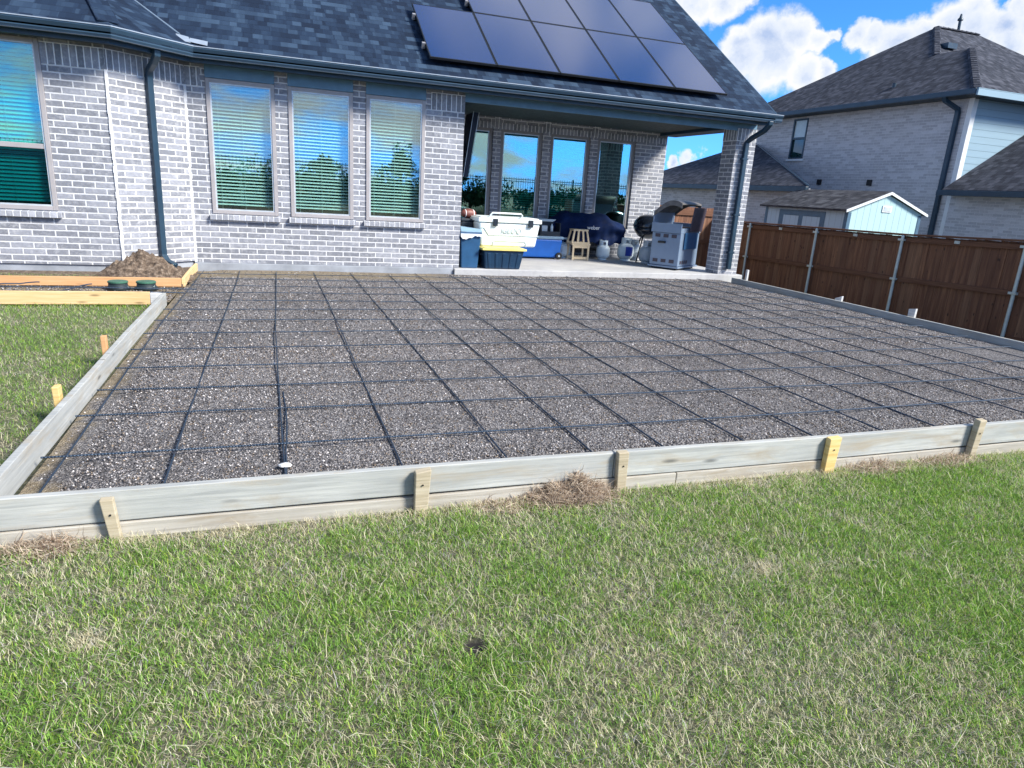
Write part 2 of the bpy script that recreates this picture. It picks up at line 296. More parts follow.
# ------------------------------------------------------------------ mesh builder
class MB:
    def __init__(s): s.v=[]; s.f=[]; s.sm=[]
    def add(s,vs,fs,smooth=False):
        o=len(s.v); s.v+= [tuple(map(float,v)) for v in vs]; s.f+=[tuple(i+o for i in f) for f in fs]; s.sm+=[smooth]*len(fs); return s
    def box(s,x0,x1,y0,y1,z0,z1,X=None):
        c=[(x,y,z) for z in (z0,z1) for y in (y0,y1) for x in (x0,x1)]
        if X is not None: c=[tuple(X@Vector(p)) for p in c]
        return s.add(c,[(0,2,3,1),(4,5,7,6),(0,1,5,4),(1,3,7,5),(3,2,6,7),(2,0,4,6)])
    def quad(s,*p): return s.add(p,[tuple(range(len(p)))])
    def hexa(s,b,t): # bottom 4 ccw, top 4
        return s.add(list(b)+list(t),[(3,2,1,0),(4,5,6,7),(0,1,5,4),(1,2,6,5),(2,3,7,6),(3,0,4,7)])
    def prism(s,poly,d): # extrude 3D polygon by vector
        n=len(poly); d=Vector(d); t=[Vector(p)+d for p in poly]
        return s.add(list(poly)+[tuple(p) for p in t],[tuple(range(n-1,-1,-1)),tuple(range(n,2*n))]+[(i,(i+1)%n,n+(i+1)%n,n+i) for i in range(n)])
    def tube(s,pts,r,n=8,cap=True,smooth=True):
        pts=[Vector(p) for p in pts]; rs=r if isinstance(r,(list,tuple)) else [r]*len(pts); vs=[];fs=[];up=None
        for i,p in enumerate(pts):
            d=(pts[min(i+1,len(pts)-1)]-pts[max(i-1,0)]).normalized()
            a=Vector((0,0,1)) if abs(d.z)<.9 else Vector((1,0,0))
            if up is not None: a=up
            u=(a-d*a.dot(d)).normalized(); w=d.cross(u); up=u
            for k in range(n):
                an=2*math.pi*(k+.5)/n; vs.append(p+(u*math.cos(an)+w*math.sin(an))*rs[i])
        for i in range(len(pts)-1):
            for k in range(n): fs.append((i*n+k,i*n+(k+1)%n,(i+1)*n+(k+1)%n,(i+1)*n+k))
        s.add(vs,fs,smooth)
        if cap: s.add(vs[:n],[tuple(range(n-1,-1,-1))]); s.add(vs[-n:],[tuple(range(n))])
        return s
    def sweep(s,path,prof,smooth=False,closed=True):
        # path horizontal polyline; prof list of (outward offset,z) ; outward = right side of the travel direction
        P=[Vector(p) for p in path]; n=len(prof); vs=[]
        for i,p in enumerate(P):
            d1=(P[i]-P[i-1]).normalized() if i>0 else None; d2=(P[i+1]-P[i]).normalized() if i<len(P)-1 else None
            d1=d1 or d2; d2=d2 or d1
            n1=Vector((d1.y,-d1.x,0)); n2=Vector((d2.y,-d2.x,0)); m=(n1+n2); m=m/(m.dot(n1)) if m.length>1e-6 else n1
            for o,z in prof: vs.append(p+m*o+Vector((0,0,z)))
        fs=[]
        for i in range(len(P)-1):
            for k in range(n if closed else n-1): fs.append((i*n+k,(i+1)*n+k,(i+1)*n+(k+1)%n,i*n+(k+1)%n))
        s.add(vs,fs,smooth)
        if closed: s.add(vs[:n],[tuple(range(n))]); s.add(vs[-n:],[tuple(range(n-1,-1,-1))])
        return s
    def lathe(s,prof,c=(0,0,0),n=24,smooth=True,X=None):
        vs=[];fs=[];m=len(prof)
        for k in range(n):
            a=2*math.pi*k/n
            for r,z in prof:
                p=Vector((c[0]+r*math.cos(a),c[1]+r*math.sin(a),c[2]+z)); vs.append(X@p if X is not None else p)
        for k in range(n):
            for j in range(m-1): fs.append((k*m+j,((k+1)%n)*m+j,((k+1)%n)*m+j+1,k*m+j+1))
        return s.add(vs,fs,smooth)
    def build(s,name,m,parent=None,bevel=0,recalc=False,loc=None):
        me=bpy.data.meshes.new(name); me.from_pydata(s.v,[],s.f)
        me.polygons.foreach_set('use_smooth',s.sm)
        ul=me.uv_layers.new(name='UVMap'); 
        for p in me.polygons:
            n=p.normal
            if abs(n.z)>.97: 
                for li in p.loop_indices:
                    v=me.vertices[me.loops[li].vertex_index].co; ul.data[li].uv=(v.x,v.y)
            else:
                t=Vector((0,0,1)).cross(n).normalized(); b=n.cross(t)
                for li in p.loop_indices:
                    v=me.vertices[me.loops[li].vertex_index].co; ul.data[li].uv=(v.dot(t),v.dot(b))
        me.materials.append(m); me.update()
        o=bpy.data.objects.new(name,me); COL.objects.link(o)
        if parent: o.parent=parent
        if loc: o.location=loc
        if bevel:
            bm=o.modifiers.new('bevel','BEVEL'); bm.width=bevel; bm.segments=2; bm.limit_method='ANGLE'; bm.harden_normals=False
        return o
def tag(o,label=None,cat=None,group=None,kind=None):
    if label: o['label']=label
    if cat: o['category']=cat
    if group: o['group']=group
    if kind: o['kind']=kind
    return o
def thing(name,label,cat,loc=(0,0,0),rz=0.,group=None):
    o=bpy.data.objects.new(name,None); COL.objects.link(o); o.location=loc; o.rotation_euler=(0,0,rz); o.empty_display_size=.2
    return tag(o,label,cat,group)
def npmesh(name,V,F4,F3,m,col=None,kind=None):
    me=bpy.data.meshes.new(name); nv=len(V); n4=0 if F4 is None else len(F4); n3=0 if F3 is None else len(F3)
    me.vertices.add(nv); me.vertices.foreach_set('co',V.astype(np.float32).ravel())
    loops=np.concatenate([x.ravel() for x in (F4,F3) if x is not None]).astype(np.int32)
    me.loops.add(len(loops)); me.loops.foreach_set('vertex_index',loops)
    st=np.concatenate([np.arange(n4)*4,n4*4+np.arange(n3)*3]).astype(np.int32)
    me.polygons.add(n4+n3); me.polygons.foreach_set('loop_start',st)
    me.update(calc_edges=True)
    if col is not None:
        a=me.attributes.new('Col','FLOAT_COLOR','POINT'); a.data.foreach_set('color',np.concatenate([col,np.ones((nv,1))],1).astype(np.float32).ravel())
    me.materials.append(m); o=bpy.data.objects.new(name,me); COL.objects.link(o)
    if kind: o['kind']=kind
    return o
_lat=RNG.random((256,256))
def vnoise(x,y):
    xi=np.floor(x).astype(int); yi=np.floor(y).astype(int); fx=x-xi; fy=y-yi; fx=fx*fx*(3-2*fx); fy=fy*fy*(3-2*fy)
    g=lambda a,b:_lat[a%256,b%256]
    return (g(xi,yi)*(1-fx)+g(xi+1,yi)*fx)*(1-fy)+(g(xi,yi+1)*(1-fx)+g(xi+1,yi+1)*fx)*fy
def fbm(x,y,o=4):
    s=0;a=.5;t=0
    for i in range(o): s=s+a*vnoise(x*2**i+i*13.7,y*2**i+i*7.1); t+=a; a*=.5
    return s/t
# ------------------------------------------------------------------ camera
cam=bpy.data.cameras.new('camera'); co=bpy.data.objects.new('camera',cam); COL.objects.link(co)
cam.sensor_width=36; cam.lens=36*672/1024; cam.clip_start=.05; cam.clip_end=2000
yaw,pit,rol=R_(19.8465),R_(16.0256),R_(-3.6024)
Fv=Vector((math.sin(yaw)*math.cos(pit),math.cos(yaw)*math.cos(pit),-math.sin(pit)))
r0=Vector((math.cos(yaw),-math.sin(yaw),0)); d0=Fv.cross(r0)
rv=r0*math.cos(rol)+d0*math.sin(rol); dv=-r0*math.sin(rol)+d0*math.cos(rol)
co.matrix_world=Matrix(((rv.x,-dv.x,-Fv.x,0),(rv.y,-dv.y,-Fv.y,0),(rv.z,-dv.z,-Fv.z,1.4),(0,0,0,1)))
S.camera=co
def pxdir(u,v): return (rv*((u-512)/672)+dv*((v-384)/672)+Fv).normalized()
# ------------------------------------------------------------------ light
SUN_AZ=R_(133); SUN_EL=R_(38)     # azimuth clockwise from +Y
sd=Vector((math.sin(SUN_AZ)*math.cos(SUN_EL),math.cos(SUN_AZ)*math.cos(SUN_EL),math.sin(SUN_EL)))
sl=bpy.data.lights.new('sun','SUN'); sl.energy=3.4; sl.angle=R_(15); sl.color=(1,.945,.82)
so=bpy.data.objects.new('sun',sl); COL.objects.link(so); so.rotation_euler=sd.to_track_quat('Z','Y').to_euler(); so.location=(20,-20,30)
W=bpy.data.worlds.new('World'); S.world=W; W.use_nodes=True
t=NT(W.node_tree); t.n.clear()
sky=t.node('TexSky',{'sky_type':'NISHITA','sun_disc':False,'sun_elevation':SUN_EL,'sun_rotation':SUN_AZ,'altitude':100.,'air_density':1.,'dust_density':.6,'ozone_density':2.5})
hs=t.node('HueSaturation',Hue=.5,Saturation=1.18,Value=1.,Fac=1.,Color=sky.outputs[0])
bwn=t.node('RGBToBW',Color=hs.outputs[0]).outputs[0]
skc=t.mix(.90,hs.outputs[0],t.vmath('MULTIPLY',t.node('CombineXYZ',X=bwn,Y=bwn,Z=bwn).outputs[0],(.14,.72,1.95)))
bg=t.node('Background',Color=skc,Strength=.088)
d=t.vmath('NORMALIZE',t.tc('Generated'))
nz=t.noise(d,9,7,.62,out='Color'); nzv=t.mul(t.vmath('SUBTRACT',nz,(.5,.5,.5)),(.085,.085,.085)); dw=t.vmath('ADD',d,nzv)
blobs=[(735,52,20),(762,42,26),(790,36,24),(812,40,14),(768,64,32),(800,74,24),(738,66,22),(824,66,10),(828,30,9),
 (690,6,22),(716,6,22),(742,-2,16),(855,30,15),(872,36,15),(892,44,22),(885,58,24),(920,36,22),(948,28,26),(972,12,22),(965,32,30),(1000,34,22),(1016,8,14),(1005,52,22),(1030,30,18),
 (690,162,10),(706,157,10),(676,168,8),(688,150,3),(705,139,3)]
best=None
for u,v,r in blobs:
    c=pxdir(u,v); dist=t.vmath('DISTANCE',dw,tuple(c),out=1)
    f=t.math('SUBTRACT',1.,t.math('DIVIDE',dist,r*.86/672))
    best=f if best is None else t.math('MAXIMUM',best,f)
th0=math.atan(.667); pn=Vector((0,-math.sin(th0),math.cos(th0))); hi=None
for u,v,r in ((566,44,.036),(588,26,.030),(575,62,.030),(705,76,.060),(682,58,.034),(648,16,.042),(628,-4,.036),(716,92,.055)):
    q=pxdir(u,v); c=q-2*q.dot(pn)*pn; f=t.math('SUBTRACT',1.,t.math('DIVIDE',t.vmath('DISTANCE',dw,tuple(c),out=1),r*1.15))
    hi=f if hi is None else t.math('MAXIMUM',hi,f)
cl3=t.math('MULTIPLY',t.mapr(hi,0.,.9,0,1,True),.95)
cl1=t.mapr(best,-.10,.34,0,1,True)
sp=t.node('SeparateXYZ',Vector=d); zz=t.math('ADD',t.math('MAXIMUM',sp.outputs[2],0.),.22)
pl=t.vmath('DIVIDE',d,t.node('CombineXYZ',X=zz,Y=zz,Z=zz).outputs[0])
cn=t.noise(t.vmath('ADD',pl,(3.1,7.4,0)),1.35,8,.6,.3)
vis=t.vmath('DISTANCE',d,tuple(pxdir(850,60)),out=1)
cl2=t.math('MULTIPLY',t.mapr(t.math('SUBTRACT',cn,t.mapr(sp.outputs[2],.35,.7,0,.06)),.41,.62,0,1,True),t.mapr(vis,.30,.42,0,1))
cl=t.math('MAXIMUM',t.math('MAXIMUM',cl1,cl2),cl3)
shade=t.noise(t.vmath('ADD',d,t.mul(nzv,(1.,1.,1.))),14,6,.6)
thick=t.math('ADD',t.math('MULTIPLY',t.mapr(best,.15,.9,0,1),.55),t.mapr(shade,.35,.65,-.15,.35))
cc=t.ramp(thick,[(.10,(1.,1.,1.)),(.45,(.80,.86,.97)),(.85,(.46,.58,.84))])
bg2=t.node('Background',Color=cc,Strength=.44)
mx=t.n.new('ShaderNodeMixShader'); t.l.new(t.math('MULTIPLY',cl,.97),mx.inputs[0]); t.l.new(bg.outputs[0],mx.inputs[1]); t.l.new(bg2.outputs[0],mx.inputs[2])
wo=t.n.new('ShaderNodeOutputWorld'); t.l.new(mx.outputs[0],wo.inputs[0])
S.view_settings.view_transform='Standard'; S.view_settings.look='None'; S.view_settings.exposure=1.24; S.view_settings.gamma=1
S.render.engine='CYCLES'; S.render.resolution_x=1024; S.render.resolution_y=768
# ------------------------------------------------------------------ terrain
WY=11.04
def ss(a,b,x): 
    q=np.clip((x-a)/(b-a),0,1); return q*q*(3-2*q)
def height(x,y):
    h=-.112+0*x
    h=h+.065*ss(3,8,y)*(x<-1.1)                                   # left lawn rises to the path
    h=h-.60*ss(8.4,10.6,x)                                        # swale at the fence
    h=h+1.15*ss(-6.5,-12.,y)-.0*x                                 # bank behind the viewer
    h=h+.02*(fbm(x*.9,y*.9)-.5)
    inside=((x>-1.1)&(x<8.05)&(y>2.95)&(y<26))|((x>-9)&(y>8.1)&(x<8.05)&(y<26))
    return np.where(inside,-.16,h)
def grid(xs,ys):
    X,Y=np.meshgrid(xs,ys); Z=height(X,Y); V=np.stack([X,Y,Z],-1).reshape(-1,3); n=len(xs)
    i,j=np.meshgrid(np.arange(n-1),np.arange(len(ys)-1)); a=(j*n+i).ravel(); return V,np.stack([a,a+1,a+n+1,a+n],1)
xs=np.concatenate([[-200,-80,-40,-20],np.arange(-12,-1.2,.4),[-1.19,-1.14,-1.05],np.arange(-.8,7.9,.4),[8.0,8.1,8.15],np.arange(8.4,12,.3),[14,18,30,50,90,220]])
ys=np.concatenate([[-200,-80,-40,-20],np.arange(-14,2.4,.5),[2.6,2.8,2.9,2.95,3.0],np.arange(3.3,8,.4),[8.05,8.1,8.15,9,10,12,18,25,26.5,40,80,220]])
V,F=grid(xs,ys); g=npmesh('ground',V,F,None,M['soil'],kind='structure')
# gravel bed sheet inside the forms and in the side path
mb=MB()
def gz(x,y): return .0+.018*(fbm(np.array(x*1.3),np.array(y*1.3))-.5)
gx=np.linspace(-1.12,8.03,56); gy=np.linspace(2.97,10.99,50); X,Y=np.meshgrid(gx,gy); Z=.03*(fbm(X*1.1,Y*1.1)-.5)-.028*ss(-.85,-1.0,X)-.02*ss(3.3,3.0,Y)
V=np.stack([X,Y,Z],-1).reshape(-1,3); n=56; i,j=np.meshgrid(np.arange(n-1),np.arange(49)); a=(j*n+i).ravel(); F1=np.stack([a,a+1,a+n+1,a+n],1)
gx2=np.linspace(-9,-1.12,30); gy2=np.linspace(8.17,9.23,8); X2,Y2=np.meshgrid(gx2,gy2); Z2=.03*(fbm(X2*1.3,Y2*1.3)-.5)-.01
V2=np.stack([X2,Y2,Z2],-1).reshape(-1,3); i,j=np.meshgrid(np.arange(29),np.arange(7)); a=(j*30+i).ravel()+len(V); F2=np.stack([a,a+1,a+31,a+30],1)
go=npmesh('gravel_ground',np.concatenate([V,V2]),np.concatenate([F1,F2]),None,M['gravel'],kind='structure')
# planting bed between path and wall
mb=MB(); mb.hexa([(-9,9.25,-.1),(-1.1,9.25,-.1),(-1.1,11.0,-.1),(-9,11.0,-.1)],[(-9,9.25,.03),(-1.1,9.25,.03),(-1.1,11.0,.03),(-9,11.0,.03)])
mb.build('soil_bed',M['dirt'])['kind']='structure'
# ---- grass
def blades(n,xr,yr,L,w,mask,straw_bias=0.,dens=None):
    x=RNG.uniform(*xr,n); y=RNG.uniform(*yr,n); k=mask(x,y); x,y=x[k],y[k]
    return x,y
def make_grass():
    P=[];
    def patch(n,x0,x1,y0,y1,sc=1.):
        x=RNG.uniform(x0,x1,n); y=RNG.uniform(y0,y1,n); P.append(np.stack([x,y,np.full(n,sc)],1))
    patch(560000,-1.9,5.6,.75,2.905,1.)
    patch(30000,-6,9,-2.5,.75,1.5); patch(12000,5.6,9,.75,2.9,1.3); patch(14000,-6,-1.9,.75,2.9,1.3)
    patch(110000,-4.6,-1.19,2.9,8.10,1.35); patch(14000,-9,-4.6,2.9,8.10,1.6)
    patch(16000,8.12,11,-2,12,1.6); patch(9000,-6,-1.85,9.3,9.9,.8)
    P=np.concatenate(P); x,y,sc=P.T
    pd=fbm(x*1.1+5,y*1.1,5); pd2=fbm(x*4.+9,y*4.,4); pd3=fbm(x*11.+2,y*11.,3); green=np.clip((.44*pd+.33*pd2+.23*pd3-.37)/.22,0,1)
    hole=np.hypot(x-.6,(y-1.87)*.9)<.040; hole|=np.hypot(x-.55,y-1.70)<.02
    keep=(~hole)&(RNG.random(len(x))<(.62+.38*green))
    pd4=fbm(x*17.+4,y*17.+8,3); x,y,sc,green,pd4=x[keep],y[keep],sc[keep],green[keep],pd4[keep]; n=len(x)
    z=np.where((x<-1.1)&(y>9.2),.03,height(x,y)); u=RNG.random(n)
    edge=np.clip((y-2.74)/.14,0,1)*(y<2.95)*(fbm(x*2.2+3,x*0+1.5)>.45)
    straw=(RNG.random(n)<np.clip(.54-.42*green+edge*.5,0.08,.95))
    pale=np.exp(-((x-1.95)**2/.012+(y-2.05)**2/.004))+np.exp(-((x+.62)**2/.006+(y-2.2)**2/.004)); straw|=(RNG.random(n)<pale*1.2)
    L=RNG.uniform(.012,.032,n)*np.where(straw,1.15,1.)*(.8+.3*green)*(.65+.7*pd4)*np.minimum(sc,1.3); runner=RNG.random(n)<.012; L=np.where(runner,RNG.uniform(.06,.11,n),L); w=RNG.uniform(.0007,.0013,n)*sc*np.where(straw,.9,1.1)
    an=RNG.uniform(0,2*np.pi,n); lean=np.clip(RNG.normal(1.12,.34,n)+np.where(straw,.15,0),.05,1.55); lean=np.where(runner,RNG.uniform(1.3,1.56,n),lean); straw=straw|(runner&(RNG.random(n)<.7))
    d=np.stack([np.cos(an),np.sin(an)],1); s=np.stack([-np.sin(an),np.cos(an)],1); tw=RNG.normal(0,.8,n)[:,None]
    def pt(f,le): return np.stack([x,y,z+zoff],1)+np.concatenate([d*(np.sin(le)*L*f)[:,None],(np.cos(le)*L*f)[:,None]],1)
    zoff=RNG.random(n)*.022
    le2=np.clip(lean*RNG.uniform(.7,1.3,n),0,1.7)
    p0=np.stack([x,y,z-.004+zoff],1); p1=pt(.55,lean*.8); p2=p1+np.concatenate([d*(np.sin(le2)*L*.5)[:,None]+s*tw*L[:,None]*.35,(np.cos(le2)*L*.5)[:,None]],1)
    sw=np.concatenate([s*w[:,None],np.zeros((n,1))],1)
    V=np.stack([p0-sw,p0+sw,p1+sw*.8,p1-sw*.8,p2],1).reshape(-1,3)
    b=np.arange(n)*5; F4=np.stack([b,b+1,b+2,b+3],1); F3=np.stack([b+3,b+2,b+4],1)
    r=RNG.random((n,1)); r2=RNG.random((n,1))
    G=np.array([.080,.190,.030])*(1-r)+np.array([.34,.56,.12])*r; G=G*(.55+.8*r2); yel=(RNG.random((n,1))<.15); G=np.where(yel,G*np.array([1.7,1.25,1.]),G)
    Sx=np.array([.44,.38,.23])*(1-r)+np.array([.95,.89,.66])*r; grey=(RNG.random((n,1))<(.05+.25*(pd4<.42))[:,None]); Sx=np.where(grey,Sx.mean(1,keepdims=True)*np.array([.85,.80,.78]),Sx)
    C=np.where(straw[:,None],Sx,G); C=np.repeat(C,5,0)
    return npmesh('grass',V,F4,F3,M['blade'],C,'stuff')
go=make_grass(); go['label']='patchy green and straw coloured lawn grass'
# ---- loose gravel stones
def make_stones():
    P=[]
    def patch(n,x0,x1,y0,y1,s0,s1): P.append(np.stack([RNG.uniform(x0,x1,n),RNG.uniform(y0,y1,n),RNG.uniform(s0,s1,n)**1.0],1))
    patch(110000,-1.1,7.,2.99,6.0,.0025,.0075); patch(60000,-1.1,8.0,5.5,10.9,.004,.011); patch(5000,-6,-1.1,8.2,9.2,.005,.012)
    P=np.concatenate(P); k=(P[:,0]>-1.06+.25*(fbm(P[:,1]*2.5,P[:,0]*0)-.5))|(RNG.random(len(P))<.25)|((P[:,0]<-1.12)); k&=~((P[:,1]>10.2)&(P[:,0]<2.6)&(RNG.random(len(P))<.85)); P=P[k]; n=len(P)
    x,y,s=P.T; z=np.where(x<-1.12,.0,.03*(fbm(x*1.1,y*1.1)-.5)-.028*ss(-.85,-1.0,x)-.02*ss(3.3,3.0,y))
    base=np.array([(1,0,0),(-1,0,0),(0,1,0),(0,-1,0),(0,0,1),(0,0,-1)],float)
    tri=np.array([(0,2,4),(2,1,4),(1,3,4),(3,0,4),(2,0,5),(1,2,5),(3,1,5),(0,3,5)])
    sc=RNG.uniform(.5,1.4,(n,6,1))*s[:,None,None]; v=base[None]*sc; v[:,:,2]*=.7; a=RNG.uniform(0,6.28,n); ca,sa=np.cos(a)[:,None],np.sin(a)[:,None]
    vx=v[:,:,0]*ca-v[:,:,1]*sa; vy=v[:,:,0]*sa+v[:,:,1]*ca; v=np.stack([vx+x[:,None],vy+y[:,None],v[:,:,2]+(z+s*.25)[:,None]],-1)
    V=v.reshape(-1,3); F=(tri[None]+(np.arange(n)*6)[:,None,None]).reshape(-1,3)
    u=RNG.random((n,1)); C=np.where(u<.42,np.array([.058,.052,.052]),np.where(u<.91,np.array([.215,.196,.185]),np.array([.44,.41,.385])))*RNG.uniform(.55,1.35,(n,1))
    br=RNG.random((n,1))<.12; C=C*np.array([1.36,1.38,1.46]); C=np.where(br,np.array([.26,.2,.15])*RNG.uniform(.6,1.2,(n,1)),C)
    return npmesh('gravel',V,None,F,M['stone'],np.repeat(C,6,0),'stuff')
go=make_stones(); go['label']='dark crushed gravel with pale chips'
# ------------------------------------------------------------------ form boards and stakes
def board(name,label,x0,x1,y0,y1,z0,z1,m,group,bev=.004,rz=0):
    cx,cy=(x0+x1)/2,(y0+y1)/2
    mb=MB(); 
    L=max(x1-x0,y1-y0); n=max(2,int(L/.5)); alongx=(x1-x0)>(y1-y0); vs=[];fs=[]
    for i in range(n+1):
        q=i/n; wob=.004*math.sin(q*5.1+x0*3+z0*40)+.002*math.sin(q*13+y0)
        zz=.003*math.sin(q*7+x0*2+z0*9)
        for (a,b) in ((0,0),(1,0),(1,1),(0,1)):
            if alongx: vs.append((x0+(x1-x0)*q-cx,(y0 if a==0 else y1)-cy+wob,(z0 if b==0 else z1)+zz))
            else: vs.append(((x1 if a==0 else x0)-cx+wob,y0+(y1-y0)*q-cy,(z0 if b==0 else z1)+zz))
    for i in range(n):
        for k in range(4): fs.append((i*4+k,i*4+(k+1)%4,i*4+4+(k+1)%4,i*4+4+k))
    fs+= [(3,2,1,0),(n*4,n*4+1,n*4+2,n*4+3)]
    mb.add(vs,[tuple(reversed(f)) for f in fs]); o=mb.build(name,m,bevel=bev,loc=(cx,cy,0)); return tag(o,label,'board',group)
G1='form boards around the gravel pad'
board('form_board','long weathered upper form board along the lawn, left half',-1.62,1.655,2.93,2.968,-.034,.106,M['wood_grey'],G1)
board('form_board','long weathered upper form board along the lawn, right half',1.66,8.09,2.93,2.968,-.034,.108,M['wood_grey'],G1)
board('form_board','stained lower board beneath the left half of the front form',-1.6,2.05,2.925,2.963,-.185,-.043,M['wood_lower'],G1)
board('form_board','stained lower board beneath the right half of the front form',2.055,8.09,2.925,2.963,-.185,-.043,M['wood_lower'],G1)
board('form_board','grey form board on the left side beside the lawn strip',-1.178,-1.14,2.972,8.13,-.035,.105,M['wood_grey'],G1)
board('form_board','shaded grey form board on the right side by the brown fence',8.05,8.088,2.972,10.6,-.06,.09,M['wood_grey'],G1)
board('path_board','fresh yellow board at the lawn edge of the side path',-9,-1.30,8.115,8.153,-.03,.107,M['wood_new'],'form boards of the side path')
board('path_board','short grey board end joining the yellow path board to the pad form',-1.297,-1.182,8.115,8.153,-.035,.10,M['stake_white'],'form boards of the side path')
board('path_board','orange pine board between the side path and the dirt bed',-9,-1.12,9.228,9.266,.0,.106,M['wood_orange'],'form boards of the side path')
board('path_board','short pale board running from the dirt mound to the house corner',-1.118,-1.08,9.27,10.86,.0,.104,M['wood_new'],'form boards of the side path')
def stake(label,x,y,z0,z1,w,tk,tilt,tiltb,m,facing='y',top=0.):
    # leaning wedge stake; origin at base
    r=thing('wooden_stake',label,'stake',(x,y,z0),0,'wooden stakes bracing the forms')
    mb=MB(); h=z1-z0; a=w/2
    if facing=='y':
        bq=[(-a*.75,-tk/2,-.08),(a*.75,-tk/2,-.08),(a*.75,tk/2,-.08),(-a*.75,tk/2,-.08)]; tq=[(-a+tilt,-tk/2-tiltb,h-top),(a+tilt,-tk/2-tiltb,h),(a+tilt,tk/2-tiltb,h+.004),(-a+tilt,tk/2-tiltb,h-top+.004)]
    else:
        bq=[(-tk/2,-a*.75,-.08),(tk/2,-a*.75,-.08),(tk/2,a*.75,-.08),(-tk/2,a*.75,-.08)]; tq=[(-tk/2-tiltb,-a+tilt,h),(tk/2-tiltb,-a+tilt,h),(tk/2-tiltb,a+tilt,h-top),(-tk/2-tiltb,a+tilt,h-top)]
    mb.hexa(bq,tq); mb.build('shaft',m,r,bevel=.004)
    nb=MB(); 
    if facing=='y': nb.lathe([(0,0),(.0045,0),(.0045,.003),(0,.003)],(0,0,0),8,False,Matrix.Translation((tilt*.7,-tk/2-tiltb-.001,h*.72))@Matrix.Rotation(R_(90),4,'X')); nb.build('nail',M['iron'],r)
    return r
stake('short worn stake leaning left at the left end of the front board',-.655,2.905,-.155,.082,.05,.032,-.035,-.0,M['stake_old'])
stake('grey-topped stake on the front board left of the dead grass clump',.615,2.905,-.15,.112,.075,.038,.01,.012,M['stake_old'],top=.012)
stake('short stake just right of the dead grass clump',1.70,2.905,-.145,.118,.062,.036,-.01,.0,M['stake_old'],top=.0)
stake('bright yellow stake on the right half of the front board',3.09,2.905,-.15,.112,.085,.038,.008,.006,M['stake_yellow'],top=.005)
stake('tall thin brown stake at the right end of the front board',4.27,2.905,-.16,.155,.062,.042,.03,.004,M['stake_old'])
stake('orange stake outside the left board, nearer the house',-1.235,5.67,-.1,.165,.06,.036,.0,.008,M['wood_orange'],'x')
stake('yellow stake outside the left board, nearer the viewer',-1.235,4.44,-.11,.135,.07,.036,.0,.01,M['stake_yellow'],'x')
stake('tall pale stake at the fence side beside the brick column',8.15,10.30,-.1,.27,.055,.036,.0,.0,M['stake_white'],'x')
stake('pale slant-cut stake in the middle of the fence side board',8.15,8.07,-.1,.16,.13,.036,.0,.0,M['stake_white'],'x',.05)
stake('pale wide stake of the fence side board nearest the viewer',8.15,6.77,-.1,.20,.11,.036,.0,.0,M['stake_white'],'x',.02)
# ------------------------------------------------------------------ rebar
def bar_pts(a,b,zb,seed):
    rr=random.Random(seed); n=14; out=[]; k1=rr.uniform(0,6); amp=rr.uniform(.004,.016)
    dx,dy=b[0]-a[0],b[1]-a[1]; L=math.hypot(dx,dy); nx,ny=-dy/L,dx/L
    for i in range(n+1):
        q=i/n; w=amp*math.sin(k1+q*5)+rr.uniform(-.003,.003); out.append((a[0]+dx*q+nx*w,a[1]+dy*q+ny*w,zb+.004*math.sin(k1*2+q*9)+rr.uniform(-.0015,.0015)))
    return out
mat_=thing('rebar_grid','tied grid of dark steel bars over the gravel pad','rebar grid',(0,0,0))
k=0
for i in range(-2,16):
    x=.035+.533*i+random.uniform(-.03,.03)
    if i==-2: x=-1.0
    if x>8: continue
    MB().tube(bar_pts((x+random.uniform(-.03,.03),3.03),(x+random.uniform(-.02,.02),10.85+random.uniform(-.12,.06)),.013,k),.0052,6).build('bar',M['rebar'],mat_); k+=1
    if i==0: # lapped splice bars
        y0=3.05 if i<1 else 3.4; MB().tube(bar_pts((x+.016,y0),(x+.013,y0+1.5),.012,k),.0052,6).build('bar',M['rebar'],mat_); k+=1
for j in range(13):
    y=3.57+.567*j+random.uniform(-.02,.02)
    if y>10.8: continue
    xl=-1.10 if j<8 else random.uniform(-1.05,-.95)
    MB().tube(bar_pts((xl,y+random.uniform(-.02,.02)),(7.95+random.uniform(-.2,.05),y+random.uniform(-.03,.03)),.0255,k+40),.0052,6).build('bar',M['rebar'],mat_); k+=1
for i in range(-1,11):
    for j in range(8):
        if i>9-j: continue
        x=.035+.533*i; y=3.57+.567*j
        tb=MB(); tb.tube([(x-.012,y-.012,.03),(x-.004,y,.036),(x+.012,y+.012,.03),(x+.016,y+.02,.045)],.0018,4); tb.build('wire_tie',M['rebar'],mat_)
rp=thing('rebar_run','loose dark bars lying in the narrow side path','rebar',(0,0,0))
for a,b in (((-6,8.55),(-1.0,8.5)),((-6,8.86),(-.9,8.8)),((-2.35,8.3),(-2.05,9.1)),((-2.95,9.0),(-2.6,9.18))):
    MB().tube(bar_pts(a,b,.045,k),.0075,6).build('bar',M['rebar'],rp); k+=1
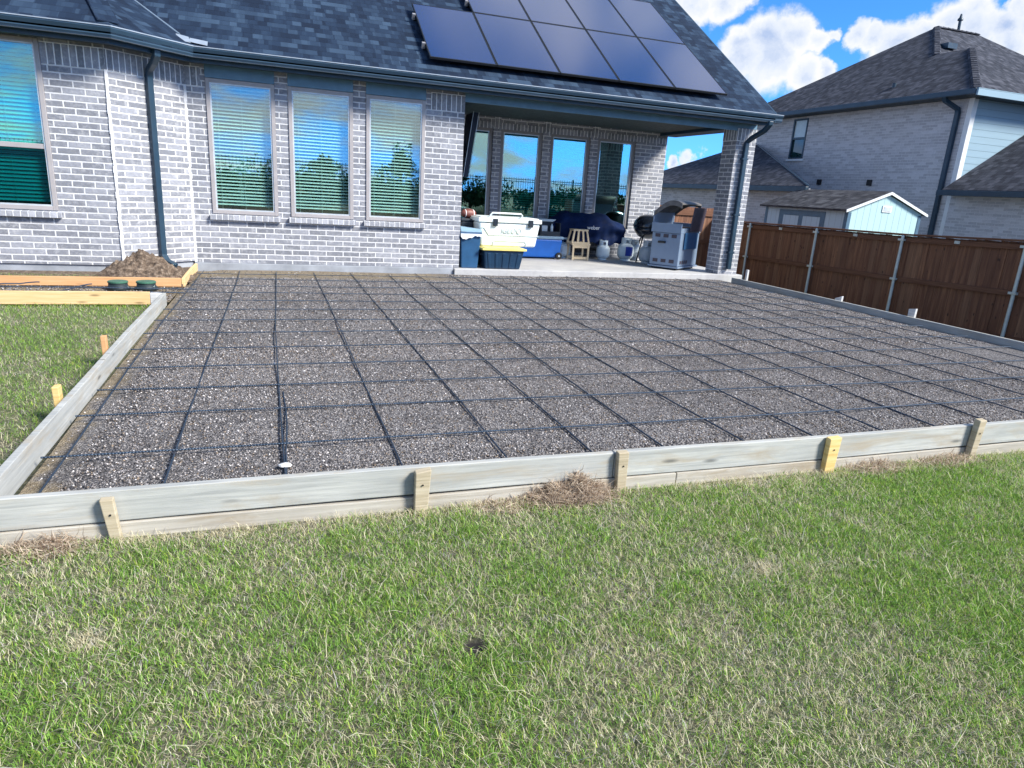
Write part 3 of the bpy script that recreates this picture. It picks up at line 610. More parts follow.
# ------------------------------------------------------------------ house
H=thing('brick_house','grey brick house with slate blue shingle roof and covered porch','house',(0,0,0))
Bc=(-1.92,10.29); Ac=(-1.11,11.04); DY=13.80; ZT=2.86
def wall_holes(name,p0,p1,z0,z1,holes,m,parent,th=.11):
    # vertical wall from p0 to p1 (outer face on the right of travel), holes=(s0,s1,z0,z1) in metres along
    a=Vector((*p0,0)); b=Vector((*p1,0)); L=(b-a).length; d=(b-a)/L; n=Vector((d.y,-d.x,0)); X=Matrix(((d.x,-n.x,0,a.x),(d.y,-n.y,0,a.y),(0,0,1,0),(0,0,0,1)))
    ss_=sorted({0,L,*[h[0] for h in holes],*[h[1] for h in holes]}); zs=sorted({z0,z1,*[h[2] for h in holes],*[h[3] for h in holes]})
    vid={}; mb=MB()
    def V_(s,z,o):
        key=(round(s,5),round(z,5),o)
        if key not in vid: vid[key]=len(mb.v); mb.v.append(tuple(X@Vector((s,o*th,z))))
        return vid[key]
    def solid(i,j):
        if i<0 or j<0 or i>=len(ss_)-1 or j>=len(zs)-1: return False
        cs=(ss_[i]+ss_[i+1])/2; cz=(zs[j]+zs[j+1])/2
        return not any(h[0]<cs<h[1] and h[2]<cz<h[3] for h in holes)
    for i in range(len(ss_)-1):
        for j in range(len(zs)-1):
            if not solid(i,j): continue
            A,B_,C,D=(ss_[i],zs[j]),(ss_[i+1],zs[j]),(ss_[i+1],zs[j+1]),(ss_[i],zs[j+1])
            mb.f.append(tuple(V_(*q,0) for q in (A,B_,C,D))); mb.f.append(tuple(V_(*q,1) for q in (D,C,B_,A)))
            for (q1,q2,di,dj) in ((A,B_,0,-1),(B_,C,1,0),(C,D,0,1),(D,A,-1,0)):
                if not solid(i+di,j+dj): mb.f.append((V_(*q2,0),V_(*q1,0),V_(*q1,1),V_(*q2,1)))
    mb.sm=[False]*len(mb.f); return mb.build(name,m,parent)
WIN=[(-.842,.072),(.252,1.179),(1.370,2.281)]
wz0,wz1=.815,2.655
wl=wall_holes('wall',(-8.5,10.29),Bc,.12,ZT,[( -3.52+8.5,-2.60+8.5,.80,2.81)],M['brick'],H)
wf=wall_holes('wall',Bc,Ac,.12,ZT,[],M['brick'],H)
wm=wall_holes('wall',Ac,(2.905,11.04),.10,ZT,[(a+1.11,b+1.11,wz0,wz1+.17) for a,b in WIN],M['brick'],H)
wr=wall_holes('wall',(2.905,11.152),(2.905,DY),.10,ZT,[],M['brick'],H)
PW=[(3.33,4.245),(4.41,5.325),(5.50,6.415),(6.585,7.50)]
wb=wall_holes('wall',(2.905,DY),(8.26,DY),.10,ZT,[(a-2.905,b-2.905,.72,2.60) for a,b in PW],M['brick'],H)
ws=wall_holes('wall',(8.26,DY+.112),(8.26,22),.10,ZT,[],M['brick'],H)
# soldier courses (proud) and frieze boards over windows
mb=MB(); mb.box(-2.60,-1.924,10.284,10.30,2.53,2.785); mb.build('soldier_course',M['soldier'],H)
d=Vector((Ac[0]-Bc[0],Ac[1]-Bc[1],0)).normalized(); n=Vector((d.y,-d.x,0))
mb=MB(); a=Vector((*Bc,0))+n*.006; b=Vector((*Ac,0))+n*.006; mb.hexa([a+Vector((0,0,2.53)),b+Vector((0,0,2.53)),b-n*.02+Vector((0,0,2.53)),a-n*.02+Vector((0,0,2.53))],[a+Vector((0,0,2.785)),b+Vector((0,0,2.785)),b-n*.02+Vector((0,0,2.785)),a-n*.02+Vector((0,0,2.785))]); mb.build('soldier_course',M['soldier'],H)
mb=MB(); mb.box(-1.10,-.905,11.034,11.05,2.53,2.785); mb.build('soldier_course',M['soldier'],H)
mb=MB(); mb.box(2.36,2.907,11.034,11.05,2.53,2.785); mb.build('soldier_course',M['soldier'],H)
for a,b in WIN: 
    mb=MB(); mb.box(a-.0,b+.0,11.015,11.10,wz1+.002,2.822); mb.build('frieze_board',M['header'],H,bevel=.004)
mb=MB(); mb.box(-3.52,-2.603,10.27,10.36,2.83,2.90); mb.build('frieze_board',M['header'],H)
for (px_,py_,nx_,ny_,zb_) in ((Bc[0],Bc[1],.32,-.95,.125),(Ac[0],Ac[1],.32,-.95,.105)):
    mb=MB(); X=Matrix.Translation((px_+.004*nx_,py_+.002*ny_,0))@Matrix.Rotation(R_(21),4,'Z'); zz_=zb_
    rr_=random.Random(int(px_*100))
    while zz_<2.54:
        w1,w2=rr_.uniform(.012,.024),rr_.uniform(.012,.024); mb.box(-w1,w2,-.009,.012,zz_,min(zz_+.079,2.54),X); zz_+=.079
    mb.build('corner_mortar',M['mortar'],H)
# foundation
mb=MB(); mb.box(-8.5,-1.955,10.31,10.5,-.2,.118); mb.build('foundation',M['found'],H,bevel=.005)
mb=MB(); q=[Vector((-1.95,10.31,-.2)),Vector((-1.145,11.055,-.2)),Vector((-1.26,11.17,-.2)),Vector((-2.06,10.42,-.2))]; mb.hexa(q,[v+Vector((0,0,.318)) for v in q]); mb.build('foundation',M['found'],H)
mb=MB(); mb.box(-1.13,2.80,11.0,11.3,-.2,.097); mb.build('foundation',M['found'],H,bevel=.008)
# windows
def window(x0,x1,z0,z1,y,frame,glass,blinds=True,sash=None,lower=None,fw=.055,rev=.0,sill=True,sillm=None,tilt=24,blind_z=None):
    f=MB(); yo=y+rev
    f.box(x0+.002,x0+fw,yo,yo+.09,z0+.002,z1-.002); f.box(x1-fw,x1-.002,yo,yo+.09,z0+.002,z1-.002)
    f.box(x0+fw,x1-fw,yo,yo+.09,z0+.002,z0+fw); f.box(x0+fw,x1-fw,yo,yo+.09,z1-fw,z1-.002)
    if sash: f.box(x0+fw,x1-fw,yo+.02,yo+.08,sash-.03,sash+.03)
    fo=f.build('window',frame,H,bevel=.004)
    i=.028; g=MB(); g.box(x0+fw,x1-fw,yo+i,yo+i+.006,(sash+.03) if sash else z0+fw,z1-fw); g.build('pane',glass,fo)
    # inner bead
    b=MB(); 
    for (a0,a1,c0,c1) in ((x0+fw,x0+fw+.018,z0+fw,z1-fw),(x1-fw-.018,x1-fw,z0+fw,z1-fw),(x0+fw+.018,x1-fw-.018,z0+fw,z0+fw+.018),(x0+fw+.018,x1-fw-.018,z1-fw-.018,z1-fw)): b.box(a0,a1,yo+.012,yo+.026,c0,c1)
    b.build('bead',M['silver'],fo)
    if sash: g=MB(); g.box(x0+fw,x1-fw,yo+i+.012,yo+i+.018,z0+fw,sash-.03); g.build('pane',lower,fo)
    if blinds:
        s=MB(); zb=z1-fw-.05; pitch=.047; yb=yo+.135; w=.023
        while zb>z0+fw+.05:
            dy=w*math.cos(R_(tilt)); dz=w*math.sin(R_(tilt)); 
            jj=random.uniform(-.0015,.0015)
            s.hexa([(x0+.02,yb-dy,zb-dz+jj),(x1-.02,yb-dy,zb-dz-jj),(x1-.02,yb+dy,zb+dz-jj),(x0+.02,yb+dy,zb+dz+jj)],[(x0+.02,yb-dy,zb-dz+.003+jj),(x1-.02,yb-dy,zb-dz+.003-jj),(x1-.02,yb+dy,zb+dz+.003-jj),(x0+.02,yb+dy,zb+dz+.003+jj)]); zb-=pitch
        s.box(x0+.02,x1-.02,yb-.03,yb+.03,z1-.05,z1-.005); s.box(x0+.02,x1-.02,yb-.025,yb+.025,z0+.02,z0+.045)
        for q in (.15,.5,.85): s.tube([(x0+(x1-x0)*q,yb-.028,z0+.05),(x0+(x1-x0)*q,yb-.028,z1-.05)],.002,4)
        s.build('blind',M['blind'],fo)
    if sill:
        s=MB(); s.hexa([(x0-.03,y-.045,z0-.085),(x1+.03,y-.045,z0-.085),(x1+.03,y+.05,z0-.085),(x0-.03,y+.05,z0-.085)],[(x0-.03,y-.045,z0-.018),(x1+.03,y-.045,z0-.018),(x1+.03,y+.05,z0-.002),(x0-.03,y+.05,z0-.002)]); s.build('sill',M['rowlock'],fo)
    return fo
for a,b in WIN: window(a,b,wz0,wz1,11.022,M['frame'],M['glass'],tilt=30)
window(-3.52,-2.60,.80,2.81,10.272,M['frame'],M['glass_teal'],sash=1.575,lower=M['glass_screen'],tilt=48)
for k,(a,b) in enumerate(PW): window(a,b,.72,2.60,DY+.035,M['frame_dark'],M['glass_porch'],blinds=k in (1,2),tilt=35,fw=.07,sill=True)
# dark rooms behind the glass
def room(x0,x1,y0,y1,z0,z1):
    mb=MB(); mb.quad((x0,y1,z0),(x1,y1,z0),(x1,y1,z1),(x0,y1,z1)); mb.quad((x0,y0,z0),(x0,y1,z0),(x0,y1,z1),(x0,y0,z1)); mb.quad((x1,y1,z0),(x1,y0,z0),(x1,y0,z1),(x1,y1,z1)); mb.quad((x0,y0,z1),(x0,y1,z1),(x1,y1,z1),(x1,y0,z1)); mb.quad((x0,y0,z0),(x1,y0,z0),(x1,y1,z0),(x0,y1,z0)); return mb
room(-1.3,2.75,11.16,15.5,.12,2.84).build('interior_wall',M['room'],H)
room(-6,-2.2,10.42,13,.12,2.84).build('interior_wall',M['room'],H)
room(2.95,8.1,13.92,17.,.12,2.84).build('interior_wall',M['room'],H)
# porch column
CX0,CX1,CY0,CY1=8.05,8.475,11.04,11.452
mb=MB(); mb.box(CX0,CX1,CY0,CY1,.098,2.685); mb.build('column',M['brick'],H)
mb=MB(); mb.box(CX0-.006,CX1+.006,CY0-.006,CY1+.006,2.53,2.744); mb.build('soldier_course',M['soldier'],H)
# porch header, beams, ceiling
mb=MB(); mb.box(2.909,CX1-.003,11.06,11.42,2.745,2.86); mb.box(2.909,CX0-.008,11.045,11.058,2.695,2.83); mb.build('porch_header',M['header'],H,bevel=.006)
mb=MB(); mb.box(CX0+.01,CX1-.02,11.46,DY-.002,2.745,2.86); mb.build('porch_beam',M['slate_dark'],H)
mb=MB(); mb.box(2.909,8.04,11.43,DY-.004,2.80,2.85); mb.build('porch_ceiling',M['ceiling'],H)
mb=MB(); mb.box(2.91,8.25,DY-.012,DY-.002,2.58,2.70); mb.build('soldier_course',M['soldier'],H)
mb=MB()
for a,b in ((4.245,4.41),(5.325,5.50),(6.415,6.585)): mb.box(a+.02,b-.02,DY-.03,DY-.013,2.6,2.80)
mb.build('ceiling_trim',M['soldier'],H)
# roofs  (8:12)
SL=.667; EZ=2.985; e0=(-9.0,9.84); Bq=(-1.74,9.84); Aq=(-.93,10.59); e1=(8.47,10.59)
def zmain(y): return EZ+SL*(y-10.59)
def zleft(y): return EZ+SL*(y-9.84)
ZR=7.3; yM=10.59+(ZR-EZ)/SL; yL=9.84+(ZR-EZ)/SL; dirx=-.402
def up(p,y): return (p[0]+dirx*(y-p[1]),y)
Am=(Aq[0]-.86*(yM-Aq[1]),yM); Bl=up(Bq,yL)
def roofpoly(mb,pts,th=.10):
    pts=[Vector(p) for p in pts]; mb.prism([p-Vector((0,0,th)) for p in pts],(0,0,th))
mb=MB(); roofpoly(mb,[(Aq[0],Aq[1],EZ),(e1[0],e1[1],EZ),(e1[0],yM,ZR),(Am[0],Am[1],ZR)])
roofpoly(mb,[(e0[0],e0[1],EZ),(Bq[0],Bq[1],EZ),(Bl[0],Bl[1],ZR),(e0[0],yL,ZR)])
roofpoly(mb,[(Bq[0],Bq[1],EZ),(Aq[0],Aq[1],EZ),(Am[0],Am[1],ZR)]); roofpoly(mb,[(Bq[0],Bq[1],EZ),(Am[0],Am[1],ZR),(Bl[0],Bl[1],ZR)])
roofpoly(mb,[(-9,yL,ZR),(Bl[0],yL,ZR),(Am[0],yM,ZR),(8.47,yM,ZR),(8.47,yM+6.4,EZ),(-9,yM+6.4,EZ)])
roof=mb.build('roof',M['shingle'],H)
# ridge/hip caps and valley flashing
mb=MB(); hp=[Vector((Bq[0]+dirx*s,Bq[1]+s,EZ+SL*s+.012)) for s in np.linspace(.05,6.3,26)]
for i in range(25):
    p,q=hp[i],hp[i+1]; w=Vector((.11,.045,.0)); lift=Vector((0,0,.012)); mb.hexa([p-w-Vector((0,0,.012)),p+w-Vector((0,0,.012)),q+w-Vector((0,0,.012)),q-w-Vector((0,0,.012))],[p-w*.9+Vector((0,0,.002)),p+w*.9+Vector((0,0,.002)),q+w*.9-Vector((0,0,.006)),q-w*.9-Vector((0,0,.006))])
mb.build('hip_cap',M['shingle'],roof)
mb=MB(); a=Vector((Aq[0],Aq[1],EZ)); up_=Vector((dirx,1,SL)); fd=Vector((Aq[0]-Bq[0],Aq[1]-Bq[1],0)).normalized()
V3=Vector; mb.add([V3((-1.14,10.755,3.125)),V3((-1.11,10.60,3.03)),V3((-.95,10.585,3.005)),V3((-.985,10.72,3.095))],[(0,1,2,3)]); mb.add([V3((-.97,10.60,3.02)),V3((-.75,10.565,2.99)),V3((-.75,10.675,3.06)),V3((-.97,10.71,3.085))],[(0,1,2,3)]); mb.build('flashing',M['metal_light'],roof)
upv=Vector((-.86,1,SL)); vp=[a+upv*s+Vector((0,0,.004)) for s in np.linspace(.2,6.3,3)]
mb=MB(); mb.tube(vp,.017,5); mb.build('valley_line',M['valley'],roof)
# rake board + gable wall
mb=MB(); mb.prism([(8.472,10.60,EZ-.15),(8.472,yM,ZR-.15),(8.472,yM,ZR+.004),(8.472,10.60,EZ+.004)],(.03,0,0)); mb.build('rake_board',M['slate_dark'],H)
mb=MB(); mb.prism([(8.30,11.06,2.87),(8.30,yM+4.9,2.87),(8.30,yM,ZR-.15),(8.30,11.06,zmain(11.06)-.14)],(.1,0,0)); mb.build('gable_wall',M['brick'],H)
# gutter, fascia, soffit following the eave line
eave=[(e0[0],e0[1],0),(Bq[0],Bq[1],0),(Aq[0],Aq[1],0),(8.62,e1[1],0)]
prof=[(-.13,2.845),(-.02,2.845),(.0,2.872),(.0,2.905),(.022,2.945),(.022,2.972),(.006,2.972),(.006,2.95),(-.115,2.95),(-.13,2.975)]
mb=MB(); mb.sweep(eave,prof); gut=mb.build('gutter',M['slate'],H)
mb=MB(); mb.sweep(eave,[(.024,2.962),(.030,2.962),(.030,2.974),(.006,2.974),(.006,2.9705),(.024,2.9705)]); mb.build('lip_highlight',M['metal_light'],gut)  # bright highlight along the top lip, put in as a pale strip
mb=MB(); mb.sweep(eave,[(-.02,2.838),(-.002,2.838),(.004,2.8435),(-.02,2.8435)]); mb.build('lip_highlight',M['metal_light'],gut)  # lower edge highlight, also a pale strip instead of reflected light
mb=MB(); mb.sweep([(p[0],p[1],0) for p in eave[:3]]+[(8.46,e1[1],0)],[(-.155,2.795),(-.132,2.795),(-.132,2.968),(-.155,2.968)]); mb.build('fascia',M['slate_dark'],H)
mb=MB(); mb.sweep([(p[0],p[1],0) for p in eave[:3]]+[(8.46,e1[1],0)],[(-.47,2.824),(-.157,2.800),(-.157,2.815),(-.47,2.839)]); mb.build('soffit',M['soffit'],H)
def downspout(pts,w,dpt,label=None):
    # rectangular pipe swept along points
    mb=MB(); P=[Vector(p) for p in pts]; vs=[]
    for i,p in enumerate(P):
        dd=(P[min(i+1,len(P)-1)]-P[max(i-1,0)]).normalized(); sx=downspout.side; fy=dd.cross(sx).normalized()
        for (a_,b_) in ((-1,-1),(1,-1),(1,1),(-1,1)): vs.append(p+sx*(a_*w/2)+fy*(b_*dpt/2))
    fs=[(i*4+k,i*4+(k+1)%4,i*4+4+(k+1)%4,i*4+4+k) for i in range(len(P)-1) for k in range(4)]+[(3,2,1,0),tuple(len(P)*4-4+k for k in range(4))]
    mb.add(vs,fs); return mb.build('downspout',M['slate_dark'],H,bevel=.01)
fn=n.copy(); base=Vector((-1.515,10.665,0))
downspout.side=d.copy()
o_=base+fn*.045; top=Vector((-1.335,10.335,0))
dsl=downspout([Vector((top.x,top.y,2.86)),Vector((top.x,top.y,2.78)),Vector((*(top.lerp(o_,.35)).xy,2.70)),Vector((*(top.lerp(o_,.85)).xy,2.63)),Vector((*o_.xy,2.55)),Vector((*o_.xy,1.2)),Vector((*o_.xy,.24)),Vector((*(o_+fn*.06).xy,.16)),Vector((*(o_+fn*.2+d*.03).xy,.10))],.085,.065)
downspout.side=Vector((1,0,0))
dsr=downspout([(8.34,10.545,2.85),(8.34,10.55,2.80),(8.33,10.66,2.70),(8.27,10.90,2.58),(8.235,10.985,2.50),(8.235,10.985,1.2),(8.235,10.985,.20)],.085,.07)
# straps
for dso,x,y,sd_ in ((dsr,8.235,10.985,Vector((1,0,0))),):
    for z in (2.2,1.2,.5):
        mb=MB(); mb.box(x-.06,x+.06,y-.04,y+.053,z,z+.03); mb.build('strap',M['slate_dark'],dso)
# patio slab
mb=MB(); mb.box(2.81,8.56,10.95,DY+.02,-.2,.096); sl_=mb.build('patio_floor',M['patio'],bevel=.012); sl_['kind']='structure'
# ------------------------------------------------------------------ solar panels
th=math.atan(SL); RX=Matrix(((1,0,0),(0,math.cos(th),-math.sin(th)),(0,math.sin(th),math.cos(th))))
def panel(x0,s0,label,clamps):
    w,h=1.040,1.855; o=thing('solar_panel',label,'solar panel',(x0,10.59+s0*math.cos(th),EZ+s0*math.sin(th)),0,'solar panels on the blue roof'); o.rotation_euler=(th,0,0)
    f=MB(); t_=.035; z0=.095
    for b in ((0,w,0,.018),(0,w,h-.018,h),(0,.018,.018,h-.018),(w-.018,w,.018,h-.018)): f.box(b[0],b[1],b[2],b[3],z0,z0+t_)
    f.build('frame',M['black'],o,bevel=.002)
    g=MB(); g.box(.018,w-.018,.018,h-.018,z0+.006,z0+t_-.004); g.build('glass',M['solar'],o)
    r=MB(); 
    for yy in (.42,1.42): r.box(-.03,w+.0,yy-.02,yy+.02,.03,z0-.003); r.box(.3,.36,yy-.03,yy+.03,.002,.03)
    r.build('rail',M['black'],o)
    if clamps:
        c=MB()
        for yy in (.42,1.42): c.box(-.055,-.004,yy-.022,yy+.022,.05,z0+.045)
        c.build('clamp',M['clamp'],o,bevel=.003)
names=['leftmost panel of the lower row with silver clamps on its edge','lower row solar panel second from the left','middle solar panel of the lower row','lower row solar panel second from the right','rightmost panel of the lower row near the roof edge']
names2=['upper row solar panel at the left end of its row','upper row solar panel second from the left','upper row solar panel second from the right','upper row solar panel at the right end, nearest the roof edge']
for k in range(5): panel(2.262+1.0485*k,.245,names[k],k==0)
for k in range(1,5): panel(2.262+1.0485*k,.245+1.868,names2[k-1],k==1)
# ------------------------------------------------------------------ porch things
PZ=.096
r=thing('recycling_bin','blue plastic bin with pale lid ajar against the brick corner','bin',(3.10,11.28,PZ))
mb=MB(); mb.hexa([(-.14,-.2,0),(.14,-.2,0),(.14,.2,0),(-.14,.2,0)],[(-.175,-.235,.56),(.175,-.235,.56),(.175,.235,.56),(-.175,.235,.56)]); mb.build('body',M['blue_bin'],r,bevel=.015)
mb=MB(); mb.hexa([(-.19,-.25,.561),(.19,-.25,.561),(.19,.25,.561),(-.19,.25,.561)],[(-.19,-.25,.60),(.19,-.25,.60),(.19,.25,.60),(-.19,.25,.60)]); mb.build('rim',M['blue_bin'],r,bevel=.01)
mb=MB(); mb.hexa([(-.18,-.24,.602),(.2,-.24,.602),(.2,.25,.602),(-.18,.25,.602)],[(-.17,-.15,.68),(.2,-.15,.65),(.2,.25,.64),(-.17,.25,.68)]); mb.build('lid',M['lid_blue'],r,bevel=.012)
mb=MB(); vs=[];fs=[]
for i in range(13):
    q=i/12; x=-.185+.375*q; vs+=[(x,-.262,.575),(x,-.268,.53-.05*q*0-.03*random.random()-.03*math.sin(q*6.))]
for i in range(12): fs.append((2*i,2*i+1,2*i+3,2*i+2))
mb.add(vs,fs); mb.build('bin_liner',M['bag'],r)
r=thing('storage_box','dark storage box behind the blue bin carrying the football','storage box',(3.26,11.85,PZ))
mb=MB(); mb.hexa([(-.16,-.2,0),(.16,-.2,0),(.16,.2,0),(-.16,.2,0)],[(-.18,-.22,.74),(.18,-.22,.74),(.18,.22,.74),(-.18,.22,.74)]); mb.build('body',M['black_plastic'],r,bevel=.012)
mb=MB(); mb.box(-.195,.195,-.235,.235,.742,.79); mb.build('lid',M['black_plastic'],r,bevel=.012)
r=thing('football','brown leather football lying on the dark box','football',(3.245,11.80,PZ+.79+.083))
pr=[(0,-.142)]+[(.083*math.cos(a)**.85,.142*math.sin(a)) for a in np.linspace(-1.4,1.4,16)]+[(0,.142)]
X=Matrix.Rotation(R_(78),4,'Z')@Matrix.Rotation(R_(90),4,'X')
X=Matrix.Rotation(R_(12),4,'Z')@Matrix.Rotation(R_(90),4,'Y')
mb=MB(); mb.lathe(pr,(0,0,0),20,True,X); mb.build('ball',M['leather'],r)
mb=MB(); mb.lathe([(.0715,-.082),(.0705,-.062)],(0,0,0),20,True,X@Matrix.Scale(1.02,4)); mb.lathe([(.0715,.062),(.0715,.082)],(0,0,0),20,True,X@Matrix.Scale(1.02,4)); mb.build('stripe',M['white_print'],r)
def tote(label,x,y,rz=0,lidm='yellow',ribs=True):
    r=thing('storage_tote',label,'storage tote',(x,y,PZ),rz,None)
    mb=MB(); mb.hexa([(-.31,-.2,0),(.31,-.2,0),(.31,.2,0),(-.31,.2,0)],[(-.36,-.245,.315),(.36,-.245,.315),(.36,.245,.315),(-.36,.245,.315)]); 
    mb.build('body',M['navy_tote'],r,bevel=.02)
    mb=MB()
    for q in (-.24,-.12,0,.12,.24): mb.hexa([(q-.02,-.212,.02),(q+.02,-.212,.02),(q+.02,-.195,.02),(q-.02,-.195,.02)],[(q*1.13-.025,-.248,.27),(q*1.13+.025,-.248,.27),(q*1.13+.025,-.23,.27),(q*1.13-.025,-.23,.27)])
    mb.build('rib',M['navy_tote'],r,bevel=.006)
    mb=MB(); mb.box(-.395,.395,-.275,.275,.317,.352); mb.box(-.35,.35,-.235,.235,.352,.362); mb.build('lid',M[lidm],r,bevel=.012)
    for s in (-1,1):
        h=MB(); h.box(s*.345-.03,s*.345+.03,-.09,.09,.22,.25); h.build('handle',M['navy_tote'],r,bevel=.006)
    return r
tote('navy storage tote with yellow lid in front of the white cooler',3.68,11.235)
tote('dark storage tote hidden behind the yellow lidded one, under the white cooler',3.70,11.85,0,'navy_tote')
# white cooler
r=thing('cooler','large white marine cooler with black latches resting on two totes','cooler',(3.845,11.56,PZ+.363))
mb=MB(); mb.hexa([(-.50,-.28,0),(.50,-.28,0),(.50,.28,0),(-.50,.28,0)],[(-.555,-.315,.40),(.555,-.315,.40),(.555,.315,.40),(-.555,.315,.40)]); mb.build('body',M['cooler'],r,bevel=.03)
mb=MB(); mb.box(-.575,.575,-.335,.335,.404,.475); mb.box(-.53,.53,-.29,.29,.475,.492); mb.build('lid',M['cooler'],r,bevel=.02)
for sx in (-.275,.37):
    mb=MB(); mb.box(sx-.042,sx+.042,-.352,-.318,.345,.465); mb.build('latch',M['black_plastic'],r,bevel=.006)
def fy(z): return -.28-.035*z/.40-.006
def seg(mb,pts,rr=.006):
    mb.tube([(x,fy(z),z) for x,z in pts],rr,5)
mb=MB(); seg(mb,[(-.54,.31),(-.47,.31),(-.38,.19),(.54,.19)]); seg(mb,[(-.29,.0),(-.29,.075),(-.27,.09),(.29,.09),(.31,.07),(.32,.0)]); mb.build('moulding',M['cooler_line'],r)
mb=MB(); hp_=[(-.40,-.30,.46),(-.36,-.32,.53),(-.33,-.32,.56),(.18,-.32,.56),(.21,-.32,.535),(.16,-.30,.46)]; mb.tube(hp_,.016,8); mb.build('handle',M['cooler'],r)
def text(s,name,size,m,parent,loc,rot,ext=.003):
    cu=bpy.data.curves.new(name,'FONT'); cu.body=s; cu.size=size; cu.extrude=ext; cu.align_x='CENTER'; cu.align_y='CENTER'
    ob=bpy.data.objects.new('tmp',cu); COL.objects.link(ob); dg=bpy.context.evaluated_depsgraph_get(); me=bpy.data.meshes.new_from_object(ob.evaluated_get(dg)); bpy.data.objects.remove(ob)
    me.name=name; me.materials.clear(); me.materials.append(m); o=bpy.data.objects.new(name,me); COL.objects.link(o); o.parent=parent; o.location=loc; o.rotation_euler=rot; return o
text('IGLOO','lettering',.12,M['cooler_line'],r,(.03,-.310,.265),(R_(90-5),0,0),.004)
# blue wheeled cooler
r=thing('cooler','blue wheeled cooler on the porch floor behind the white cooler','cooler',(5.08,13.16,PZ))
mb=MB(); mb.hexa([(-.46,-.2,.03),(.46,-.2,.03),(.46,.2,.03),(-.46,.2,.03)],[(-.5,-.22,.40),(.5,-.22,.40),(.5,.22,.40),(-.5,.22,.40)]); mb.build('body',M['cooler_blue'],r,bevel=.03)
mb=MB(); mb.box(-.515,.515,-.235,.235,.402,.46); mb.build('lid',M['lid_blue'],r,bevel=.015)
for sy in (-.225,.225):
    w_=MB(); w_.lathe([(0,-.02),(.06,-.02),(.07,-.012),(.07,.012),(.06,.02),(0,.02)],(0,0,0),18,False,Matrix.Translation((.43,sy,.072))@Matrix.Rotation(R_(90),4,'X')); wo_=w_.build('wheel',M['rubber'],r)
    h=MB(); h.lathe([(0,-.023),(.022,-.023),(.022,.023),(0,.023)],(0,0,0),12,False,Matrix.Translation((.43,sy,.072))@Matrix.Rotation(R_(90),4,'X')); h.build('hub',M['tank'],wo_)
# black crate on blue cooler and small white topped table
r=thing('supply_crate','open black crate of odds and ends on the blue cooler lid','crate',(5.32,13.16,PZ+.462))
mb=MB(); mb.box(-.22,.22,-.15,.15,0,.02); mb.box(-.22,-.2,-.15,.15,.02,.26); mb.box(.2,.22,-.15,.15,.02,.26); mb.box(-.2,.2,.13,.15,.02,.26); mb.box(-.2,.2,-.15,-.13,.02,.09); mb.build('shell',M['black_plastic'],r,bevel=.004)
mb=MB(); mb.lathe([(0,0),(.03,0),(.03,.17),(.012,.2),(.012,.22),(0,.22)],(.06,-.06,.02),12); mb.build('bottle',M['tank_white'],r)
mb=MB(); mb.box(-.17,-.05,-.1,.08,.02,.2); mb.build('carton',M['tank'],r)
r=thing('side_table','narrow white topped table between white cooler and navy grill cover','table',(5.30,13.52,PZ))
mb=MB(); mb.box(-.33,.33,-.2,.2,.73,.78); mb.build('tabletop',M['cooler'],r,bevel=.008)
for sx in (-.3,.3):
    for sy in (-.17,.17): mb=MB(); mb.box(sx-.015,sx+.015,sy-.015,sy+.015,0,.73); mb.build('leg',M['black'],r)
# stools
r=thing('wooden_stool','plain pale wooden stool standing on the floor under the other','stool',(5.97,13.02,PZ))
w,dp,h=.19,.14,.31
mb=MB(); mb.box(-w-.02,w+.02,-dp-.015,dp+.015,h,h+.03); mb.build('seat',M['stool'],r,bevel=.004)
for sx in (-1,1):
    for sy in (-1,1): mb=MB(); mb.box(sx*w-.02*(sx>0)*2+0*(sx<0),sx*w+.04*(sx<0),sy*dp-.015,sy*dp+.015,0,h); mb.build('leg',M['stool'],r,bevel=.003)
mb=MB(); mb.box(-w+.04,w-.04,-dp-.01,-dp+.012,h-.06,h-.002); mb.build('apron',M['stool'],r,bevel=.003)
for ya_ in (-dp-.01,dp-.012): mb=MB(); mb.box(-w+.04,w-.04,ya_,ya_+.022,.02,.07); mb.build('stretcher',M['stool'],r,bevel=.003)
r=thing('wooden_stool','splayed slatted wooden stool stacked on top of the plain one','stool',(5.95,13.0,PZ+.341))
mb=MB(); mb.box(-.17,.17,-.11,.11,.25,.285); mb.build('seat',M['stool'],r,bevel=.006)
for px_ in (-.17,-.06,.06,.17):
    for sy in (-1,1): mb=MB(); a_=.017; tx=px_*.82; mb.hexa([(px_*1.12-a_,sy*.125-.012,0),(px_*1.12+a_,sy*.125-.012,0),(px_*1.12+a_,sy*.125+.012,0),(px_*1.12-a_,sy*.125+.012,0)],[(tx-a_,sy*.095-.012,.25),(tx+a_,sy*.095-.012,.25),(tx+a_,sy*.095+.012,.25),(tx-a_,sy*.095+.012,.25)]); mb.build('leg',M['stool'],r)
mb=MB()
for sy in (-1,1): mb.box(-.2,.2,sy*.125-.02,sy*.125+.02,.0,.03)
mb.build('stretcher',M['stool'],r)
